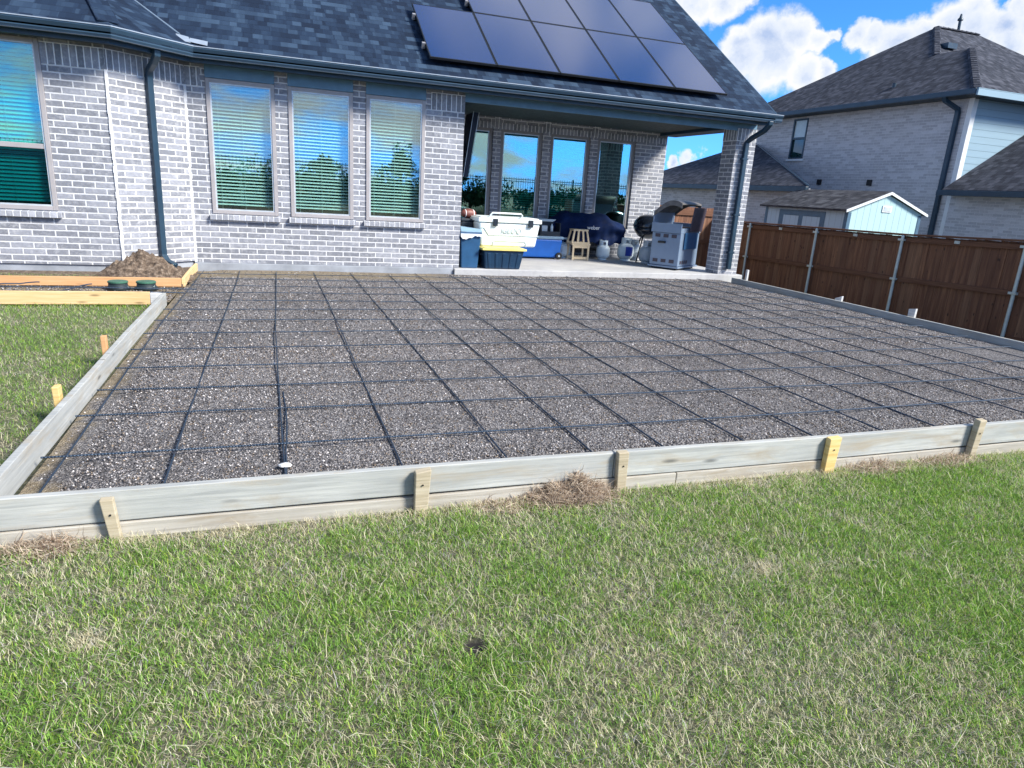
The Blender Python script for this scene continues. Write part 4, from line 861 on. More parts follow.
# covered grill
r=thing('covered_grill','long barbecue under a rumpled navy cover against the porch windows','grill',(6.33,13.50,PZ))
def cover():
    nx,ny=48,30; V=[];
    prof_x=[(-.85,.80),(-.72,.86),(-.62,.955),(-.5,.97),(-.42,.93),(-.25,.94),(0,.93),(.22,.955),(.42,.93),(.55,.84),(.66,.79),(.82,.76)]
    xs_=[p[0] for p in prof_x]; zs_=[p[1] for p in prof_x]
    pts=[]
    for i in range(nx+1):
        x=-.85+1.67*i/nx; zt=float(np.interp(x,xs_,zs_)); row=[]
        zb=.33+.07*math.sin(x*3.+.5)-.10*math.exp(-((x-.35)/.3)**2)+.02*math.sin(x*23)
        for j in range(ny+1):
            q=j/ny
            if q<.38: # front skirt
                f=q/.38; z=zb+(zt-.10-zb)*f; y=-.25+.02*math.sin(x*9+z*6)+.04*math.sin(f*9-x*4.5)*(1-.5*f)+.02*math.sin(x*31)*(1-f)
            elif q<.62:
                f=(q-.38)/.24; y=-.22+.44*f; z=zt-.10*(1-math.sin(math.pi*f))**1.5+.012*math.sin(x*17+f*6)
            else:
                f=1-(q-.62)/.38; z=zb+(zt-.10-zb)*f; y=.24+.01*math.sin(x*9)
            sq=1.
            row.append((x,y,z))
        pts.append(row)
    mb=MB(); vs=[p for r_ in pts for p in r_]; n1=ny+1
    mb.add(vs,[(i*n1+j,(i+1)*n1+j,(i+1)*n1+j+1,i*n1+j+1) for i in range(nx) for j in range(ny)],True)
    mb.add(pts[0],[tuple(range(n1))]); mb.add(pts[-1],[tuple(range(n1-1,-1,-1))])
    return mb
cv=cover().build('cover',M['navy_cloth'],r)
sd2=cv.modifiers.new('sub','SUBSURF'); sd2.levels=1; sd2.render_levels=1
text('weber','lettering',.115,M['white_print'],r,(.03,-.325,.655),(R_(84),0,0),.003)
for sx in (-.6,.45):
    for sy in (-.14,.14): mb=MB(); mb.box(sx-.025,sx+.025,sy-.025,sy+.025,.07,.45); lg=mb.build('leg',M['black'],r); w_=MB(); w_.lathe([(0,-.02),(.045,-.02),(.045,.02),(0,.02)],(0,0,0),14,False,Matrix.Translation((sx,sy,.046))@Matrix.Rotation(R_(90),4,'X')); w_.build('caster',M['rubber'],r)
mb=MB(); mb.box(-.64,.5,-.17,.17,.17,.20); mb.build('lower_shelf',M['black'],r)
# tanks
def tank(label,x,y,s=1.,m='tank',lab=False):
    r=thing('gas_tank',label,'gas tank',(x,y,PZ),0,None)
    pr=[(0,.0),(.10,.0),(.10,.03),(.075,.03),(.12,.045),(.15,.085),(.155,.12),(.155,.23),(.148,.27),(.11,.315),(.05,.335),(0,.337)]
    mb=MB(); mb.lathe([(a*s,b*s) for a,b in pr],(0,0,0),24); mb.build('body',M[m],r)
    mb=MB(); 
    for k in range(16):
        a0,a1=R_(20+k*20),R_(20+(k+1)*20)
        q=[(.095*s*math.cos(a),.095*s*math.sin(a),z*s) for a in (a0,a1) for z in (.30,.43)]
        q2=[(.089*s*math.cos(a),.089*s*math.sin(a),z*s) for a in (a0,a1) for z in (.30,.43)]
        if k in (3,4,11,12): 
            q=[(p[0],p[1],(z:=p[2]) if p[2]>.4*s else .395*s) for p in q]; q2=[(p[0],p[1],p[2] if p[2]>.4*s else .395*s) for p in q2]
        mb.hexa([q2[0],q[0],q[2],q2[2]],[q2[1],q[1],q[3],q2[3]])
    mb.build('collar',M[m],r)
    mb=MB(); mb.lathe([(0,.33),(.02,.33),(.02,.37),(.032,.375),(.032,.395),(0,.395)],(0,0,0),12); mb.build('valve',M['clamp'],r)
    if lab:
        mb=MB(); R__=.157*s; vs=[]
        for k in range(7): a=R_(-118+k*9); vs+=[(R__*math.cos(a),R__*math.sin(a),.10*s),(R__*math.cos(a),R__*math.sin(a),.27*s)]
        mb.add(vs,[(2*i,2*i+2,2*i+3,2*i+1) for i in range(6)],True); mb.build('label',M['label_blue'],r)
    return r
tank('grey gas tank on the floor left of the steel grill cart',7.36,12.58,1.1)
tank('white gas tank with blue label under the right end of the navy cover',7.14,13.12,1.12,'tank_white',True)
tank('white gas tank in the gap between blue cooler and wooden stool',5.76,13.30,1.0,'tank_white')
tank('second pale gas tank half hidden beneath the navy cover',6.62,13.16,.95,'tank_white')
tank('gas tank under the bowl of the black kettle grill',7.50,13.40,1.0,'tank')
# kettle grill
r=thing('kettle_grill','round black kettle grill on splayed legs beside the brick wall','grill',(7.60,13.05,PZ)); r.scale=(1.1,1.1,1.1)
mb=MB(); mb.lathe([(0,.43),(.1,.44),(.2,.49),(.27,.58),(.295,.66),(.285,.66),(.26,.585),(.19,.505),(.1,.455),(0,.445)],(0,0,0),28); mb.build('bowl',M['enamel'],r)
mb=MB(); mb.lathe([(.30,.662),(.302,.69),(.275,.78),(.2,.86),(.1,.895),(0,.90)],(0,0,0),28); mb.build('lid',M['enamel'],r)
mb=MB(); mb.tube([(-.05,-.02,.89),(-.05,-.02,.955),(-.03,-.02,.975),(.03,-.02,.975),(.05,-.02,.955),(.05,-.02,.89)],.008,6); mb.build('handle',M['silver'],r)
for a in (215,335,95):
    ca,sa=math.cos(R_(a)),math.sin(R_(a)); mb=MB(); mb.tube([(ca*.2,sa*.2,.5),(ca*.40,sa*.40,.0)],.014,8); mb.build('leg',M['black'],r)
mb=MB(); mb.lathe([(0,.18),(.16,.18),(.16,.195),(0,.195)],(0,0,0),20,False); mb.build('ash_pan',M['silver'],r)
# gas grill cart (local x = long axis)
r=thing('grill_cart','steel gas grill cart with raised lid near the brick column','grill',(7.38,11.42,PZ),R_(35))
L_,D_=.98,.62
mb=MB(); mb.box(.005,L_-.02,.005,D_-.02,.07,.70); mb.build('cabinet',M['stainless'],r,bevel=.012)
mb=MB(); mb.box(-.025,L_+.0,-.02,D_+.01,.035,.068); mb.build('base_tray',M['stainless'],r,bevel=.006)
mb=MB()
for z in (.61,.13):
    for k_ in range(3): y0=.09+k_*.17; mb=MB(); mb.box(-.004,.004,y0,y0+.10,z,z+.065); mb.build('vent',M['plum'],r)
for k_ in range(4): mb=MB(); mb.box(.1+k_*.1,.16+k_*.1,-.004,.004,.12,.18); mb.build('vent',M['plum'],r)
mb=MB(); mb.box(-.06,.002,.30,.44,.50,.54); mb.build('handle',M['black'],r,bevel=.006)
mb=MB(); mb.box(-.02,.0,0,D_,.702,.88); mb.box(L_-.02,L_,0,D_,.702,.88); mb.box(0,L_-.02,D_-.02,D_,.702,.88); mb.box(0,L_-.02,0,.02,.702,.80); mb.box(.0,L_-.02,.02,D_-.02,.702,.72); mb.build('firebox',M['stainless'],r,bevel=.004)
mb=MB(); 
for q in np.linspace(.04,.58,14): mb.tube([(0.,q,.80),(L_-.02,q,.80)],.006,5)
mb.build('grate',M['soot'],r)
# raised lid: arched shell hinged at far side
mb=MB(); arc=[]
for a in np.linspace(15,165,12): arc.append((.62-.32*math.cos(R_(a))-.30,.86+.40*math.sin(R_(a))**.8*1.0))
arc=[(D_-.55*f-.02, .93+.36*math.sin(math.pi*(.12+.55*f))) for f in np.linspace(0,1,12)]
for i in range(11):
    (y0,z0),(y1,z1)=arc[i],arc[i+1]; mb.hexa([(0,y0,z0),(0,y1,z1),(L_,y1,z1),(L_,y0,z0)],[(0,y0,z0+.02),(0,y1,z1+.02),(L_,y1,z1+.02),(L_,y0,z0+.02)])
mb.build('lid',M['lid_tan'],r)
mb=MB(); 
for xx in (-.006,L_-.004):
    mb.prism([(xx,y_,z_+.024) for y_,z_ in arc]+[(xx,y_,z_-.07) for y_,z_ in reversed(arc)],(.01,0,0))
mb.build('lid_side',M['lid_tan'],r)
mb=MB(); mb.box(.0,.03,D_-.03,D_-.005,.88,1.10); mb.box(L_-.03,L_,D_-.03,D_-.005,.88,1.10); mb.box(.031,L_-.031,D_-.024,D_-.01,.88,1.12); mb.build('lid_back',M['stainless'],r)
mb=MB(); mb.hexa([(.32,-.05,.74),(.92,-.05,.74),(.92,-.02,.74),(.32,-.02,.74)],[(.32,-.10,1.2),(.92,-.10,1.2),(.92,-.07,1.2),(.32,-.07,1.2)]); mb.build('side_shelf',M['plum'],r,bevel=.006)
mb=MB(); mb.box(.16,.8,-.03,-.004,.40,.72); mb.build('control_panel',M['blue_bin'],r,bevel=.01)
for (cx_,cy_) in ((.06,.06),(.06,.54),(.9,.06),(.9,.54)):
    w_=MB(); w_.lathe([(0,-.014),(.03,-.014),(.03,.014),(0,.014)],(0,0,0),12,False,Matrix.Translation((cx_,cy_,.031))@Matrix.Rotation(R_(90),4,'X')); w_.build('caster',M['rubber'],r)
# wall television
r=thing('wall_television','thin dark screen with silver edge tilted on the porch wall','television',(2.93,12.0,2.1))
X=Matrix.Translation((.36,0,.02))@Matrix.Rotation(R_(7.5),4,'Y')
mb=MB(); mb.box(-.04,.04,-.02,.5,-.54,.54,X); mb.build('screen_body',M['screen_tv'],r,bevel=.005)
mb=MB(); 
for xx in (-.052,.047): mb.box(xx,xx+.006,-.024,-.006,-.55,.55,X)
mb.build('bezel',M['silver'],r)
mb=MB(); mb.box(-.02,.30,.35,.5,-.03,.03); mb.build('bracket',M['black'],r)
# lamp behind the left blinds
r=thing('table_lamp','teal drum shaded lamp standing behind the left of three blinds','lamp',(-.46,11.62,.95))
mb=MB(); mb.lathe([(.16,.45),(.15,.72),(.145,.72),(.155,.45)],(0,0,0),20); mb.build('lamp_shade',M['lamp_shade'],r)
mb=MB(); mb.lathe([(0,0),(.08,0),(.08,.02),(.02,.04),(.045,.2),(.02,.36),(.012,.5),(0,.5)],(0,0,0),14); mb.build('stem',M['cooler'],r)
r=thing('console_table','low dark table holding the lamp behind the blinds','table',(-.1,11.65,.1))
mb=MB(); mb.box(-.6,.6,-.22,.22,.81,.849); mb.build('tabletop',M['plum'],r)
for sx in (-.55,.55): mb=MB(); mb.box(sx-.03,sx+.03,-.2,.2,0.02,.81); mb.build('leg',M['plum'],r)
# ------------------------------------------------------------------ yard odds
def mound():
    n=48; xs_=np.linspace(-1,1,n); X,Y=np.meshgrid(xs_,xs_); rr=np.hypot(X,Y); 
    Z=np.clip(1-rr**1.25,0,1)*.29; Z+= (fbm(X*7+3,Y*7,5)-.5)*.22*np.clip(Z*8,0,1); Z+=.16*np.exp(-((X+.05)**2+(Y+.1)**2)/.06)*.35
    V=np.stack([X*.60,Y*.44,Z-.01],-1).reshape(-1,3); i,j=np.meshgrid(np.arange(n-1),np.arange(n-1)); a=(j*n+i).ravel(); return V,np.stack([a,a+1,a+n+1,a+n],1)
V,F=mound(); o=npmesh('dirt_mound',V,F,None,M['dirt']); o.location=(-1.63,9.95,.03); tag(o,'heap of brown dug clay by the downspout','dirt pile')
for k_,(x,y,lb) in enumerate(((-1.76,8.98,'green capped black drain riser in the side path, left one'),(-1.465,8.99,'green capped black drain riser in the side path, nearest the pad'))):
    r=thing('drain_riser',lb,'drain riser',(x,y,-.0),0,'green capped drain risers')
    mb=MB(); mb.lathe([(0,0),(.125,0),(.128,.035),(.105,.045),(.1,.082),(0,.082)],(0,0,0),24); mb.build('body',M['pipe'],r)
    mb=MB(); mb.lathe([(0,.084),(.108,.084),(.108,.098),(.10,.104),(0,.104)],(0,0,0),24,False); mb.build('cap',M['green'],r)
r=random.Random(3)
def rock(x,y,z,s,label):
    mb=MB(); prf=[]; vs=[];n=10
    mb.lathe([(0,-.5),(.6,-.35),(1.,.05),(.8,.4),(.35,.6),(0,.62)],(0,0,0),9,False)
    mb.v=[(v[0]*s*r.uniform(.8,1.2)*1.3,v[1]*s*r.uniform(.8,1.2),v[2]*s*.8) for v in mb.v]
    o=mb.build('rock',M['rock'],loc=(x,y,z)); tag(o,label,'rock'); return o
rock(.01,3.29,.012,.026,'small white rock on the gravel near the front board')
def clump(cx,n,wx,hh,label,spread=.3):
    a=RNG.uniform(0,6.28,n); rr=np.sqrt(RNG.random(n)); x=rr*np.cos(a)*wx+RNG.normal(0,.04,n); y=-abs(rr*np.sin(a))*.13+.07+RNG.normal(0,.014,n)
    x=np.where(RNG.random(n)<.2,x-RNG.uniform(.0,spread,n),x); x=np.where(RNG.random(n)<.08,x+RNG.uniform(.0,spread*.5,n),x)
    lump=.75+.45*np.sin(x*31)*np.sin(x*13+1); y=np.minimum(y,.078)
    hgt=np.clip(hh*np.exp(-(x/wx)**4*1.1)*np.exp(-((y-.075)/.10)**2)*lump,0,1)+.012; z=hgt*RNG.random(n)**.6
    L=RNG.uniform(.03,.085,n); an=RNG.uniform(0,6.28,n); el=RNG.normal(.12,.5,n); w=RNG.uniform(.001,.0024,n)
    d3=np.stack([np.cos(an)*np.cos(el),np.sin(an)*np.cos(el)*.7-.1,np.sin(el)],1); s3=np.stack([-np.sin(an),np.cos(an),RNG.normal(0,.5,n)],1)*w[:,None]
    p0=np.stack([x,y,z],1); p1=p0+d3*L[:,None]*.5; d4=d3+RNG.normal(0,.35,(n,3)); d4[:,2]-=.35; p2=p1+d4*L[:,None]*.5
    for p in (p0,p1,p2): p[:,1]=np.minimum(p[:,1],.084)
    V=np.stack([p0-s3,p0+s3,p1+s3*.8,p1-s3*.8,p2],1).reshape(-1,3); b=np.arange(n)*5
    u=RNG.random((n,1)); C=np.array([.26,.18,.13])*(1-u)+np.array([.78,.67,.54])*u
    o=npmesh('dry_grass_clump',V,np.stack([b,b+1,b+2,b+3],1),np.stack([b+3,b+2,b+4],1),M['blade'],np.repeat(C,5,0)); o.location=(cx,2.84,-.11); return tag(o,label,'dead grass')
clump(1.40,8000,.20,.105,'tangled tan clump of dead grass heaped against the front board',.42)
clump(-.92,1100,.13,.035,'low wisp of brown dead grass at the left end of the front board',.15)
clump(4.05,1200,.22,.028,'thin brown dead grass along the board by the tall right stake',.5)
clump(3.45,1200,.2,.03,'flat brown dead grass patch just right of the yellow stake',.1)
# ------------------------------------------------------------------ fences
FX=11.0
def ft(y): return np.interp(y,[4,7.2,9.65,11.9,14.05,22],[1.25,1.16,1.075,1.05,1.02,.98])
fe=thing('wooden_fence','brown stained cedar fence with silver posts beside the pad','fence',(0,0,0))
posts=[3.0,5.2,7.42,9.655,11.82,14.02,16.2,18.4]
mb=MB(); rr=random.Random(5); y=2.0
while y<19.6:
    jx=rr.uniform(-.004,.004); zt=float(ft(y))-.045+rr.uniform(-.006,.006); mb.box(FX+.045+jx,FX+.063+jx,y+.002,y+.138,-.95,zt); y+=.14
mb.build('picket_panel',M['fence'],fe)
for zo,zh in ((-.07,.085),(-.79,.085),(-1.5,.085)):
    mb=MB(); 
    for i in range(len(posts)-1):
        a,b=posts[i]+.03,posts[i+1]-.03; za,zb_=float(ft(a))+zo,float(ft(b))+zo; mb.hexa([(FX+.0,a,za-zh),(FX+.042,a,za-zh),(FX+.042,b,zb_-zh),(FX,b,zb_-zh)],[(FX,a,za),(FX+.042,a,za),(FX+.042,b,zb_),(FX,b,zb_)])
    mb.build('rail',M['fence_rail'],fe,bevel=.004)
mb=MB()
for i in range(len(posts)-1):
    a,b=posts[i],posts[i+1]; za,zb_=float(ft(a)),float(ft(b)); mb.hexa([(FX-.03,a,za-.035),(FX+.11,a,za-.035),(FX+.11,b,zb_-.035),(FX-.03,b,zb_-.035)],[(FX-.03,a,za),(FX+.11,a,za),(FX+.11,b,zb_),(FX-.03,b,zb_)])
mb.build('cap_board',M['fence_rail'],fe,bevel=.004)
for yp in posts:
    zt=float(ft(yp)); mb=MB(); mb.tube([(FX-.032,yp,-1.0),(FX-.032,yp,zt-.06)],.028,12); mb.lathe([(.03,0),(.03,.02),(.012,.035),(0,.036)],(FX-.032,yp,zt-.062),12); p_=mb.build('post',M['galv'],fe)
    mb=MB()
    for zo in (-.11,-.83): mb.box(FX-.065,FX-.004,yp-.05,yp+.075,zt+zo-.02,zt+zo+.02)
    mb.build('bracket',M['galv'],p_,bevel=.004)
mb=MB()
for i in range(len(posts)-1):
    ym=(posts[i]+posts[i+1])/2+.05; zt=float(ft(ym)); mb.box(FX-.012,FX-.001,ym-.05,ym+.05,zt-.125,zt-.075)
mb.build('rail_joint',M['galv'],fe)
# gate fence between house and side fence
fg=thing('gate_fence','short fence section seen through the porch behind the grill','fence',(0,0,0))
mb=MB(); x=8.42; 
while x<10.9: mb.box(x+.002,x+.138,15.56,15.578,-.85,1.27+rr.uniform(-.01,.01)); x+=.14
mb.build('picket_panel',M['fence'],fg)
mb=MB(); mb.box(8.42,10.95,15.52,15.555,1.06,1.20); mb.box(8.42,10.95,15.515,15.555,.36,.45); mb.build('rail',M['fence_rail'],fg,bevel=.004)
mb=MB(); mb.tube([(10.45,15.48,-.85),(10.45,15.48,1.12)],.028,10); mb.build('post',M['galv'],fg)
# iron fence and hedge on the bank behind the viewer (mirrored in the window glass)
fi=thing('iron_fence','black iron picket fence on the bank behind the viewer','fence',(0,0,0))
zb0=.98; mb=MB()
for zz_ in (zb0+.15,zb0+.95,zb0+1.08): mb.box(-30,30,-12.02,-11.98,zz_,zz_+.035)
mb.build('rail',M['iron'],fi)
mb=MB()
for i in range(400): x=-30+i*.15; mb.box(x-.009,x+.009,-12.01,-11.99,zb0,zb0+1.2)
mb.build('picket_panel',M['iron'],fi)
mb=MB()
for i in range(25): x=-30+i*2.5; mb.box(x-.03,x+.03,-12.03,-11.97,zb0-.2,zb0+1.28)
mb.build('post',M['iron'],fi)
def bush(label,x,y,z,rx,ry,h,n,seed,tree=False,name='bush'):
    g_=np.random.default_rng(seed); r=thing(name,label,'tree' if tree else 'bush',(x,y,z),0,'shrubs on the bank behind the viewer')
    cz=h*.62 if tree else h*.45
    a=g_.uniform(0,6.28,n); c=g_.uniform(-1,1,n); rad=g_.random(n)**.35; lump=.75+.35*np.sin(a*3+seed)+.25*np.sin(c*5+seed*2)
    sxy=np.sqrt(1-c*c); P=np.stack([np.cos(a)*sxy*rx*rad*lump,np.sin(a)*sxy*ry*rad*lump,cz+c*rad*lump*h*(.38 if tree else .55)],1); P[:,2]=np.maximum(P[:,2],.05)
    d1=g_.normal(size=(n,3)); d1/=np.linalg.norm(d1,axis=1)[:,None]; d2=np.cross(d1,g_.normal(size=(n,3))); d2/=np.linalg.norm(d2,axis=1)[:,None]; s=g_.uniform(.06,.13,n)[:,None]
    V=np.stack([P-d1*s,P+d2*s*.5,P+d1*s,P-d2*s*.5],1).reshape(-1,3); b=np.arange(n)*4
    C=np.array([.018,.045,.022])*g_.uniform(.6,1.8,(n,1)); o=npmesh('foliage',V,np.stack([b,b+1,b+2,b+3],1),None,M['leaf'],np.repeat(C,4,0)); o.parent=r
    mb=MB(); mb.tube([(0,0,-.2),(.03,0,h*.3),(0,.02,h*.6)],[.09,.07,.03],8); mb.build('trunk',M['trunk'],r)
for k_ in range(22):
    x=-17+k_*1.7+random.uniform(-.3,.3); hh=random.uniform(1.25,1.75)
    bush('dark green bush on the bank in front of the iron fence',x,-9.6-random.random()*.6,.35,1.35,.9,hh,1500,k_+1)
for k_,(x,hh) in enumerate(((-13.5,3.0),(-5.2,1.9),(2.5,1.6),(6.4,2.3),(11.,2.0))):
    bush('young leafy tree beyond the iron fence behind the viewer',x,-15.,1.0,.75,.7,hh,1300,k_+30,True,'leafy_tree')
# ------------------------------------------------------------------ neighbour house
NH=thing('neighbour_house','two storey pale brick house with dark hip roof beyond the fence','house',(0,0,0))
nx=18.; ny0=14.55; ez=4.78
mbw=wall_holes('wall',(nx,24.3),(nx,ny0),-.9,4.72,[(24.3-21.45,24.3-20.72,3.13,4.50)],M['brick_far'],NH,.15)
mb=MB(); mb.box(nx+.16,30,ny0,ny0+.15,-.9,4.72); mb.build('siding',M['siding'],NH)
mb=MB(); mb.box(nx-.0,nx+.15,ny0-.02,ny0-.003,-.9,4.72); mb.box(nx-.012,nx-.002,ny0-.02,ny0+.13,-.9,4.72); mb.build('corner_trim',M['trim_white'],NH)
# roof
N_=Vector((17.5,14.146,4.711)); th2=.667; off=0.
def pw(x,y): return Vector((x,y,4.711+th2*(x-17.5)))
P_=Vector((22.09,19.91,7.772)); T_=Vector((17.5+2.42,14.146+2.42,4.711+th2*2.42)); Q_=Vector((T_.x,17.74,T_.z)); P2_=Vector((24.07,19.91,7.772))
Ff=Vector((17.5,19.91+ (P_.x-17.5),4.711)); 
NE=Vector((2*T_.x-17.5,N_.y,4.711)); NE2=Vector((2*T_.x-17.5,17.74,4.711)); EC=Vector((24.07+4.59,19.91-4.59,4.711)); WC=Vector((17.5+.6,19.91-4.59+.6+.0,4.711+.4))
FE=Vector((28.66,19.91+4.59,4.711))
th_=Vector((0,0,-.12)); mb=MB()
def rf(*p): mb.prism([v+th_ for v in p],(0,0,.12))
rf(Ff,N_,T_,Q_,P_); rf(N_,NE,T_); rf(NE,NE2,Q_,T_); rf(Q_,Vector((EC.x,EC.y,EC.z)),P2_,P_); rf(NE2,EC,Q_); rf(P2_,EC,FE); rf(Ff,P_,P2_,FE)
nroof=mb.build('roof',M['shingle_far'],NH)
def caps(pts,parent,m,name='ridge_cap',w=.12):
    for a,b in zip(pts[:-1],pts[1:]):
        k=int((b-a).length/.22)+1
        for i in range(k):
            p=a.lerp(b,i/k); q=a.lerp(b,(i+1)/k); sd_=(q-p).cross(Vector((0,0,1))).normalized()*w; u_=Vector((0,0,.03)); l_=Vector((0,0,.015))
            capmb.hexa([p-sd_-u_,p+sd_-u_,q+sd_-u_,q-sd_-u_],[p-sd_*.6+u_,p+sd_*.6+u_,q+sd_*.6+l_,q-sd_*.6+l_])
capmb=MB(); caps([N_,T_],None,None); capmb.build('ridge_cap',M['shingle_far'],nroof); capmb=MB(); caps([Q_,P_,P2_],None,None); capmb.build('ridge_cap',M['shingle_far'],nroof)
mb=MB(); mb.tube([(23.1,19.9,7.75),(23.08,19.9,8.12)],.05,8); mb.lathe([(.09,0),(.09,.05),(.05,.09),(.03,.2),(0,.22)],(23.08,19.9,8.1),10); mb.build('vent_pipe',M['slate_dark'],nroof)
def on_s(x,z): # point on the south slope of the main block
    return 19.91-(7.772-z)/th2
mb=MB(); y_=on_s(20.9,6.75); mb.box(20.75,21.15,y_-.25,y_+.1,6.68,6.84); mb.build('roof_vent',M['slate_dark'],nroof)
mb=MB(); y_=on_s(21.6,6.4); mb.tube([(21.7,y_,6.35),(21.7,y_,6.65)],.03,6); mb.build('vent_pipe',M['slate_dark'],nroof)
mb=MB(); mb.tube([(18.2,17.5,5.1),(18.2,17.5,5.28)],.06,6); mb.build('vent_pipe',M['slate_dark'],nroof)
mb=MB(); mb.box(17.38,17.5,14.08,24.5,4.56,4.70); ng=mb.build('gutter',M['slate_dark'],NH,bevel=.01)
mb=MB(); mb.box(17.52,18.0,14.2,24.4,4.56,4.59); mb.build('soffit',M['soffit'],NH)
mb=MB(); mb.box(17.42,29,14.02,14.075,4.53,4.705); mb.build('fascia',M['siding'],NH)
mb=MB(); mb.box(18.02,29,14.09,14.53,4.54,4.56); mb.build('soffit',M['soffit'],NH)
downspout.side=Vector((0,1,0)); H_=H; 
def dsn(pts,w,dp): 
    o=downspout(pts,w,dp); o.parent=NH; return o
dsn([(17.45,15.0,4.58),(17.5,15.0,4.48),(17.92,14.92,4.3),(17.93,14.9,4.2),(17.93,14.9,-.8)],.12,.1)
# upstairs window
f=MB(); fw=.06; a,b,c_,e_=20.72,21.45,3.13,4.50
f.box(nx-.02,nx+.08,a+.002,a+fw,c_+.002,e_-.002); f.box(nx-.02,nx+.08,b-fw,b-.002,c_+.002,e_-.002); f.box(nx-.02,nx+.08,a+fw,b-fw,c_+.002,c_+fw); f.box(nx-.02,nx+.08,a+fw,b-fw,e_-fw,e_-.002); f.box(nx-.01,nx+.07,a+fw,b-fw,3.80,3.87)
fo=f.build('window',M['slate_dark'],NH); g_=MB(); g_.box(nx+.03,nx+.036,a+fw,b-fw,3.87,e_-fw); g_.build('pane',mat('pale_blind_glass',color=(.48,.58,.62),rough=.2,vary=.1),fo); g_=MB(); g_.box(nx+.045,nx+.051,a+fw,b-fw,c_+fw,3.80); g_.build('pane',mat('dark_green_glass',color=(.012,.04,.045),rough=.05,spec=.8,vary=.2),fo)
s_=MB(); s_.box(nx-.05,nx+.0,a-.08,b+.08,c_-.08,c_-.004); s_.build('sill',M['trim_white'],fo)
for y_ in (19.66,17.49): mb=MB(); mb.box(nx-.08,nx-.002,y_-.08,y_+.08,2.24,2.42); mb.build('wall_vent',M['black'],NH,bevel=.01)
# one storey front block (right edge of frame)
mb=MB(); mb.box(nx-.06,nx+.1,6.,ny0-.03,-.9,2.06); mb.build('wall',M['brick_far'],NH)
mb=MB(); e3=(17.55,2.15); a=Vector((17.55,14.53,2.15)); b=Vector((17.55,5,2.15)); mb.prism([v+th_ for v in (b,a)][::-1]+[Vector((24,5,2.03+.62*6.45)),Vector((24,14.53,2.03+.62*6.45))],(0,0,.12)); mb.build('roof',M['shingle_far'],NH)
mb=MB(); mb.box(17.43,17.548,5,14.6,1.99,2.13); mb.build('gutter',M['slate_dark'],NH,bevel=.01)
mb=MB(); mb.box(17.56,18,5,14.5,2.0,2.02); mb.build('soffit',M['soffit'],NH)
# rear one storey wing with low hip roof
k8=.83
def sc8(x,y,z): return Vector((x*k8,y*k8,1.4+(z-1.4)*k8))
ap=sc8(21.48,27.873,4.14); n0=sc8(17.5,19.655,2.17); f0=sc8(17.5,33.,2.17); fa=ap+Vector((0,.9,0)); xe=n0.x
mb=MB(); mb.box(xe+.3,xe+.43,n0.y+.35,f0.y+.4,-.9,n0.z-.05); mb.build('wing_wall',M['brick_far'],NH)
mb=MB(); mb.prism([v+th_ for v in (f0,n0,ap,fa)],(0,0,.12)); mb.prism([v+th_ for v in (fa,ap,Vector((22,23.2,n0.z)),Vector((22,28,n0.z)))],(0,0,.117)); mb.prism([v+th_ for v in (f0,fa,Vector((22,28,n0.z)))],(0,0,.116)); mb.build('wing_roof',M['shingle_far'],NH)
mb=MB(); mb.box(xe-.11,xe-.002,n0.y-.05,f0.y,n0.z-.17,n0.z-.02); mb.build('gutter',M['slate_dark'],NH,bevel=.01)
dn=(ap-n0).normalized(); sd_=Vector((dn.y,-dn.x,0)).normalized()*.04
mb=MB(); lo=Vector((0,0,-.17)); hi=Vector((0,0,.03)); mb.hexa([n0+lo,n0+lo+sd_,ap+lo+sd_,ap+lo],[n0+hi,n0+hi+sd_,ap+hi+sd_,ap+hi]); mb.build('rake_board',M['slate_dark'],NH)
mb=MB(); q0=n0+dn*.05-sd_*1.5; q1=ap-sd_*1.5; mb.prism([Vector((q0.x,q0.y,-.9)),Vector((q1.x,q1.y,-.9)),Vector((q1.x,q1.y,q1.z-.2)),Vector((q0.x,q0.y,q0.z-.16))],-sd_*3); mb.build('wing_wall',M['brick_far'],NH)
mb=MB(); mb.box(xe+.012,xe+.3,n0.y+.05,f0.y,n0.z-.15,n0.z-.13); mb.build('wing_soffit',M['soffit'],NH)
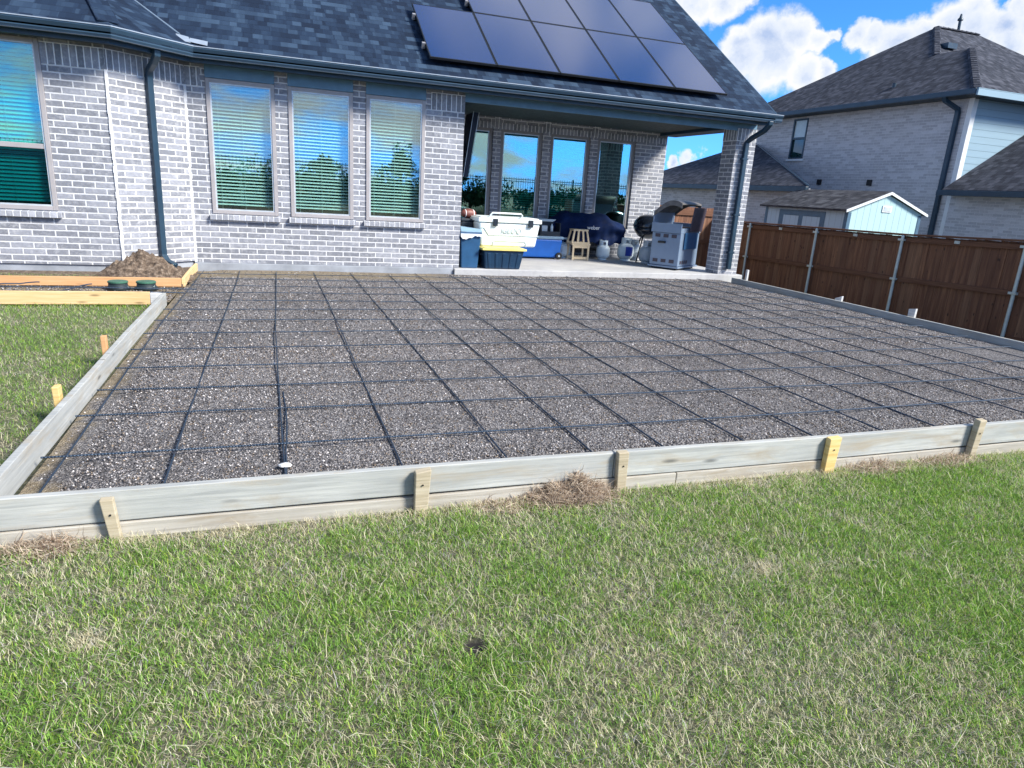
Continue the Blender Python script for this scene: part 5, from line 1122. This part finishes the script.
# ------------------------------------------------------------------ shed
SH=thing('garden_shed','pale blue garden shed with dark roof behind the brown fence','shed',(0,0,0))
x0,x1,y0,y1,zb_,ze=13.32,15.70,13.42,16.45,-.75,1.44; xm=14.5; zr=1.90
mb=MB(); mb.prism([(x0,y0,zb_),(x1,y0,zb_),(x1,y0,ze),(xm,y0,zr-.04),(x0,y0,ze)],(0,.06,0)); mb.build('gable_wall',M['shed_siding'],SH)
mb=MB(); mb.box(x0,x0+.06,y0+.062,y1-.06,zb_,ze); mb.build('wall',M['shed_front'],SH)
mb=MB(); mb.prism([(x0,y1-.058,zb_),(x1,y1-.058,zb_),(x1,y1-.058,ze),(xm,y1-.058,zr-.04),(x0,y1-.058,ze)],(0,.058,0)); mb.box(x1-.06,x1,y0+.062,y1-.06,zb_,ze); mb.build('wall',M['shed_front'],SH)
mb=MB(); ya,yb=y0-.06,y1+.12
mb.prism([(x0-.14,ya,ze-.035),(xm,ya,zr),(xm,ya,zr+.05),(x0-.14,ya,ze+.015)],(0,yb-ya,0)); mb.prism([(xm+.001,ya,zr),(x1+.14,ya,ze-.035),(x1+.14,ya,ze+.015),(xm+.001,ya,zr+.05)],(0,yb-ya,0)); mb.build('roof',M['shingle_shed'],SH)
mb=MB(); mb.prism([(x0-.14,ya-.022,ze-.055),(xm,ya-.022,zr-.03),(xm,ya-.022,zr+.035),(x0-.14,ya-.022,ze+.008)],(0,.02,0)); mb.prism([(xm+.001,ya-.022,zr-.03),(x1+.14,ya-.022,ze-.055),(x1+.14,ya-.022,ze+.008),(xm+.001,ya-.022,zr+.035)],(0,.02,0)); mb.build('rake_trim',M['trim_white'],SH)
for q in ((x0-.012,x0-.002,y0,y0+.10,zb_,ze-.03),(x0-.012,x0-.002,y1-.1,y1,zb_,ze-.03),(x0-.012,x0+.09,y0-.012,y0-.002,zb_,ze-.05),(x1-.09,x1,y0-.012,y0-.002,zb_,ze-.03)): mb=MB(); mb.box(*q); mb.build('corner_trim',M['trim_blue'],SH)
mb=MB(); mb.box(x0-.02,x0-.004,14.15,15.85,1.22,1.36); mb.box(x0-.02,x0-.004,14.15,14.30,-.6,1.22); mb.box(x0-.02,x0-.004,15.68,15.85,-.6,1.22); mb.box(x0-.02,x0-.004,14.93,15.08,-.6,1.22); mb.build('door_trim',M['trim_blue'],SH)
for a,b in ((14.303,14.927),(15.083,15.677)): mb=MB(); mb.box(x0-.014,x0-.002,a,b,-.6,1.217); mb.build('door',M['shed_front'],SH)
mb=MB(); mb.box(14.36,14.66,y0-.02,y0-.002,1.44,1.60); v_=mb.build('gable_vent',M['trim_white'],SH)
mb=MB(); mb.box(14.40,14.62,y0-.026,y0-.021,1.47,1.57); mb.build('louvre',M['tank'],v_)
